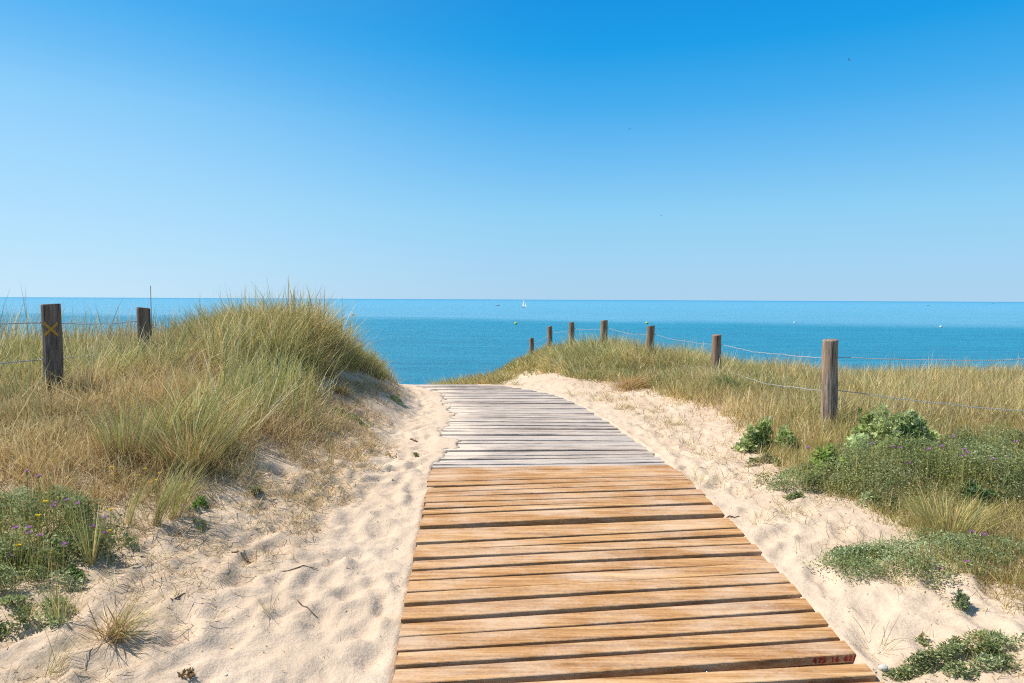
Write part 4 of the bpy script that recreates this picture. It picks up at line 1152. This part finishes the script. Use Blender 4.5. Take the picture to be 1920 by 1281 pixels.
o = mesh_obj("dead_leaf", V - cr, fs, M_herb, col=C_); o.location = cr; tag(o, "curled dark brown dead leaves on the sand at the bottom", "leaf")

# ------------------------------------------------------------------ things out at sea
def sea_pt(px, py):
    r = ray(px, py); t = (SEA - EYE) / r[2]; return np.array([r[0] * t, t, SEA])
def buoy(px, py, mat, d, label):
    c = sea_pt(px, py + 1.5)
    root = empty("buoy", c, label, "buoy", "mooring buoys on the near water")
    v, f = ball((0, 0, d * .36), d * .5, 16, 12, (1, 1, .96)); mesh_obj("float", v, f, mat, root, smooth=True)
    v, f = tube(np.array([(0, 0, d * .7), (0, 0, d * .95)]), d * .06, 8); mesh_obj("ring", v, f, M_hull, root)
buoy(967, 607, M_buoyy, .8, "yellow buoy on the water left of the row of fence posts")
buoy(1213, 606, M_buoyy, .80, "yellow buoy showing just above the third nearest fence post")
buoy(1490, 605, M_buoyw, .65, "whitish buoy on the pale band edge between the two nearest posts")
buoy(1764, 613, M_buoyw, .65, "whitish buoy farthest right on the water")

def boat(name, px, py, ln, label, sail=True):
    c = sea_pt(px, py)
    root = empty(name, c, label, "boat", "boats far out")
    # hull: lofted sections
    sec = []; nS = 9
    for i in range(nS):
        t = i / (nS - 1); w = ln * .16 * math.sin(math.pi * min(1, t * .9 + .18)) ** .7 * (1 if t < .98 else .15); x = (t - .5) * ln
        h = ln * .09 * (1 + .5 * t * t)
        sec.append([(x, -w, h), (x, -w * .8, h * .3), (x, 0, -h * .4), (x, w * .8, h * .3), (x, w, h)])
    V = np.array(sec).reshape(-1, 3)
    Q = [(i * 5 + j, i * 5 + j + 1, (i + 1) * 5 + j + 1, (i + 1) * 5 + j) for i in range(nS - 1) for j in range(4)] + [(i * 5 + 4, i * 5, (i + 1) * 5, (i + 1) * 5 + 4) for i in range(nS - 1)]
    mesh_obj("hull", V, [np.array(Q), np.array([(0, 1, 2, 3, 4)]), np.array([tuple((nS - 1) * 5 + k for k in (4, 3, 2, 1, 0))])], M_white if sail else M_hull, root)
    if sail:
        v, f = tube(np.array([(0, 0, 0), (.05 * ln, 0, ln * 1.25)]), ln * .012, 6); mesh_obj("mast", v, f, M_hull, root)
        for nm, pts in (("mainsail", [(-.02, .2), (-.42, .22), (-.33, .6), (-.16, 1.0), (.045, 1.24), (.01, .6)]), ("jib", [(.05, .18), (.40, .15), (.22, .6), (.07, 1.05)])):
            v = np.array([(a * ln, .05 * ln * math.sin(b * 2.5), b * ln) for a, b in pts]); m = len(v)
            v2 = v + np.array([0, .01 * ln, 0]); V = np.concatenate([v, v2])
            side = np.array([(i, (i + 1) % m, (i + 1) % m + m, i + m) for i in range(m)])
            mesh_obj(nm, V, [np.array([tuple(range(m))[::-1], tuple(range(m, 2 * m))]), side], M_white, root)
    else:
        v, f = ball((0, 0, ln * .16), ln * .16, 8, 6, (1.3, .7, .7)); mesh_obj("cabin", v, f, M_white, root)
    return root
b = boat("sailboat", 983, 577, 6.0, "small white sailboat far out just under the horizon"); b.rotation_euler.z = -.8
b = boat("motorboat", 933, 573, 5.0, "faint motorboat left of the white sailboat", False); b.rotation_euler.z = .3
b = boat("motorboat", 1740, 573, 4.5, "tiny pale boat on the far water toward the right", False)
b = boat("motorboat", 1862, 569.5, 8, "farthest pale boat close under the horizon at the right edge", False)

def bird(px, py, Y, span, roll, yaw, label):
    c = at(px, py, Y)
    o = empty("bird", c, label, "bird", "birds in the sky"); o.rotation_euler = (0, roll, yaw)
    v, f = ball((0, 0, 0), span * .09, 10, 8, (1, 2.6, .9)); v[:, 2] -= 0; mesh_obj("body", v, f, M_dark, o, smooth=True)
    for s in (-1, 1):
        pts = np.array([(.03, .07, .0), (.25, .12, .09), (.5, -.02, .05), (.25, -.04, .08), (.03, -.07, 0)]) * span; pts[:, 0] *= s
        V = np.concatenate([pts + (0, 0, span * .012), pts - (0, 0, span * .012)]); m = 5
        fs = [np.array([(0, 1, 2, 3, 4), (9, 8, 7, 6, 5)]), np.array([(i, (i + 1) % m, (i + 1) % m + m, i + m) for i in range(m)])]
        mesh_obj("wing", V, fs, M_dark, o)
bird(1592, 112, 130, .7, .9, .5, "dark bird banking high in the deep blue upper right sky")
bird(1181, 242, 150, .8, .1, .2, "dark bird gliding in the sky right of centre")
bird(1240, 404, 190, .9, .0, -.2, "tiny distant bird low in the sky above the fence posts")

# ------------------------------------------------------------------ light
AZ = math.radians(-80); EL = math.radians(54)
sd = Vector((math.sin(AZ) * math.cos(EL), math.cos(AZ) * math.cos(EL), math.sin(EL)))
sl = bpy.data.lights.new("sun", 'SUN'); sl.energy = 4.7; sl.angle = math.radians(.53); sl.color = (1.0, .94, .85)
so = bpy.data.objects.new("sun", sl); COL.objects.link(so); so.rotation_euler = sd.to_track_quat('Z', 'Y').to_euler(); so.location = sd * 30

w = bpy.data.worlds.new("World"); SC.world = w; w.use_nodes = True
N = NT(w.node_tree); w.node_tree.nodes.clear()
sky = N.n('ShaderNodeTexSky'); sky.sky_type = 'NISHITA'; sky.sun_disc = False
sky.sun_elevation = EL; sky.sun_rotation = AZ; sky.altitude = 0; sky.air_density = 1.0; sky.dust_density = .6; sky.ozone_density = 2.0
tc = N.n('ShaderNodeTexCoord').outputs['Generated']
sp = N.n('ShaderNodeSeparateXYZ'); N.l(tc, sp.inputs[0])
def lin(*c): return tuple((v / 255 / 12.92 if v < 11 else ((v / 255 + .055) / 1.055) ** 2.4) for v in c)
zz = sp.outputs[2]
cl = N.ramp(zz, [(0.0, lin(170, 208, 237)), (.06, lin(157, 208, 241)), (.12, lin(140, 205, 242)), (.19, lin(108, 188, 241)), (.26, lin(66, 171, 236)), (.33, lin(14, 156, 230)), (.39, lin(0, 145, 224)), (.62, lin(84, 118, 158)), (.9, lin(90, 115, 145))])  # overhead part, out of view, greyed and dimmed to cut blue fill in shadows
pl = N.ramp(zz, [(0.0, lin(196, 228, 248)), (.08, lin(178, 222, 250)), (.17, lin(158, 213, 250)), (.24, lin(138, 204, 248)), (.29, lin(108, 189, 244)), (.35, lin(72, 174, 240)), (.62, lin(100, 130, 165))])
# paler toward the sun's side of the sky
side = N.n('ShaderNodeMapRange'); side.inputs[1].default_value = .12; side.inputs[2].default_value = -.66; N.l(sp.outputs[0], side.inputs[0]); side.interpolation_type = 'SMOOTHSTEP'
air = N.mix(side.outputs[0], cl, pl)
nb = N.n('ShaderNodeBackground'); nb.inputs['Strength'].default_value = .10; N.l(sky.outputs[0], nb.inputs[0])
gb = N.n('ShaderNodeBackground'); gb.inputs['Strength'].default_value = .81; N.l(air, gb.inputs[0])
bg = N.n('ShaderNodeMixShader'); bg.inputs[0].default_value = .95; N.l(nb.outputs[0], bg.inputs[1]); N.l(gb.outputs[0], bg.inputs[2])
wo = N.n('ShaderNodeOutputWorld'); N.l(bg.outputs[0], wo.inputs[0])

SC.view_settings.view_transform = 'Standard'; SC.view_settings.look = 'None'; SC.view_settings.gamma = 1; SC.view_settings.exposure = 0.36
SC.cycles.use_denoising = False; SC.cycles.filter_width = 1.15; SC.cycles.max_bounces = 6; SC.cycles.transparent_max_bounces = 4
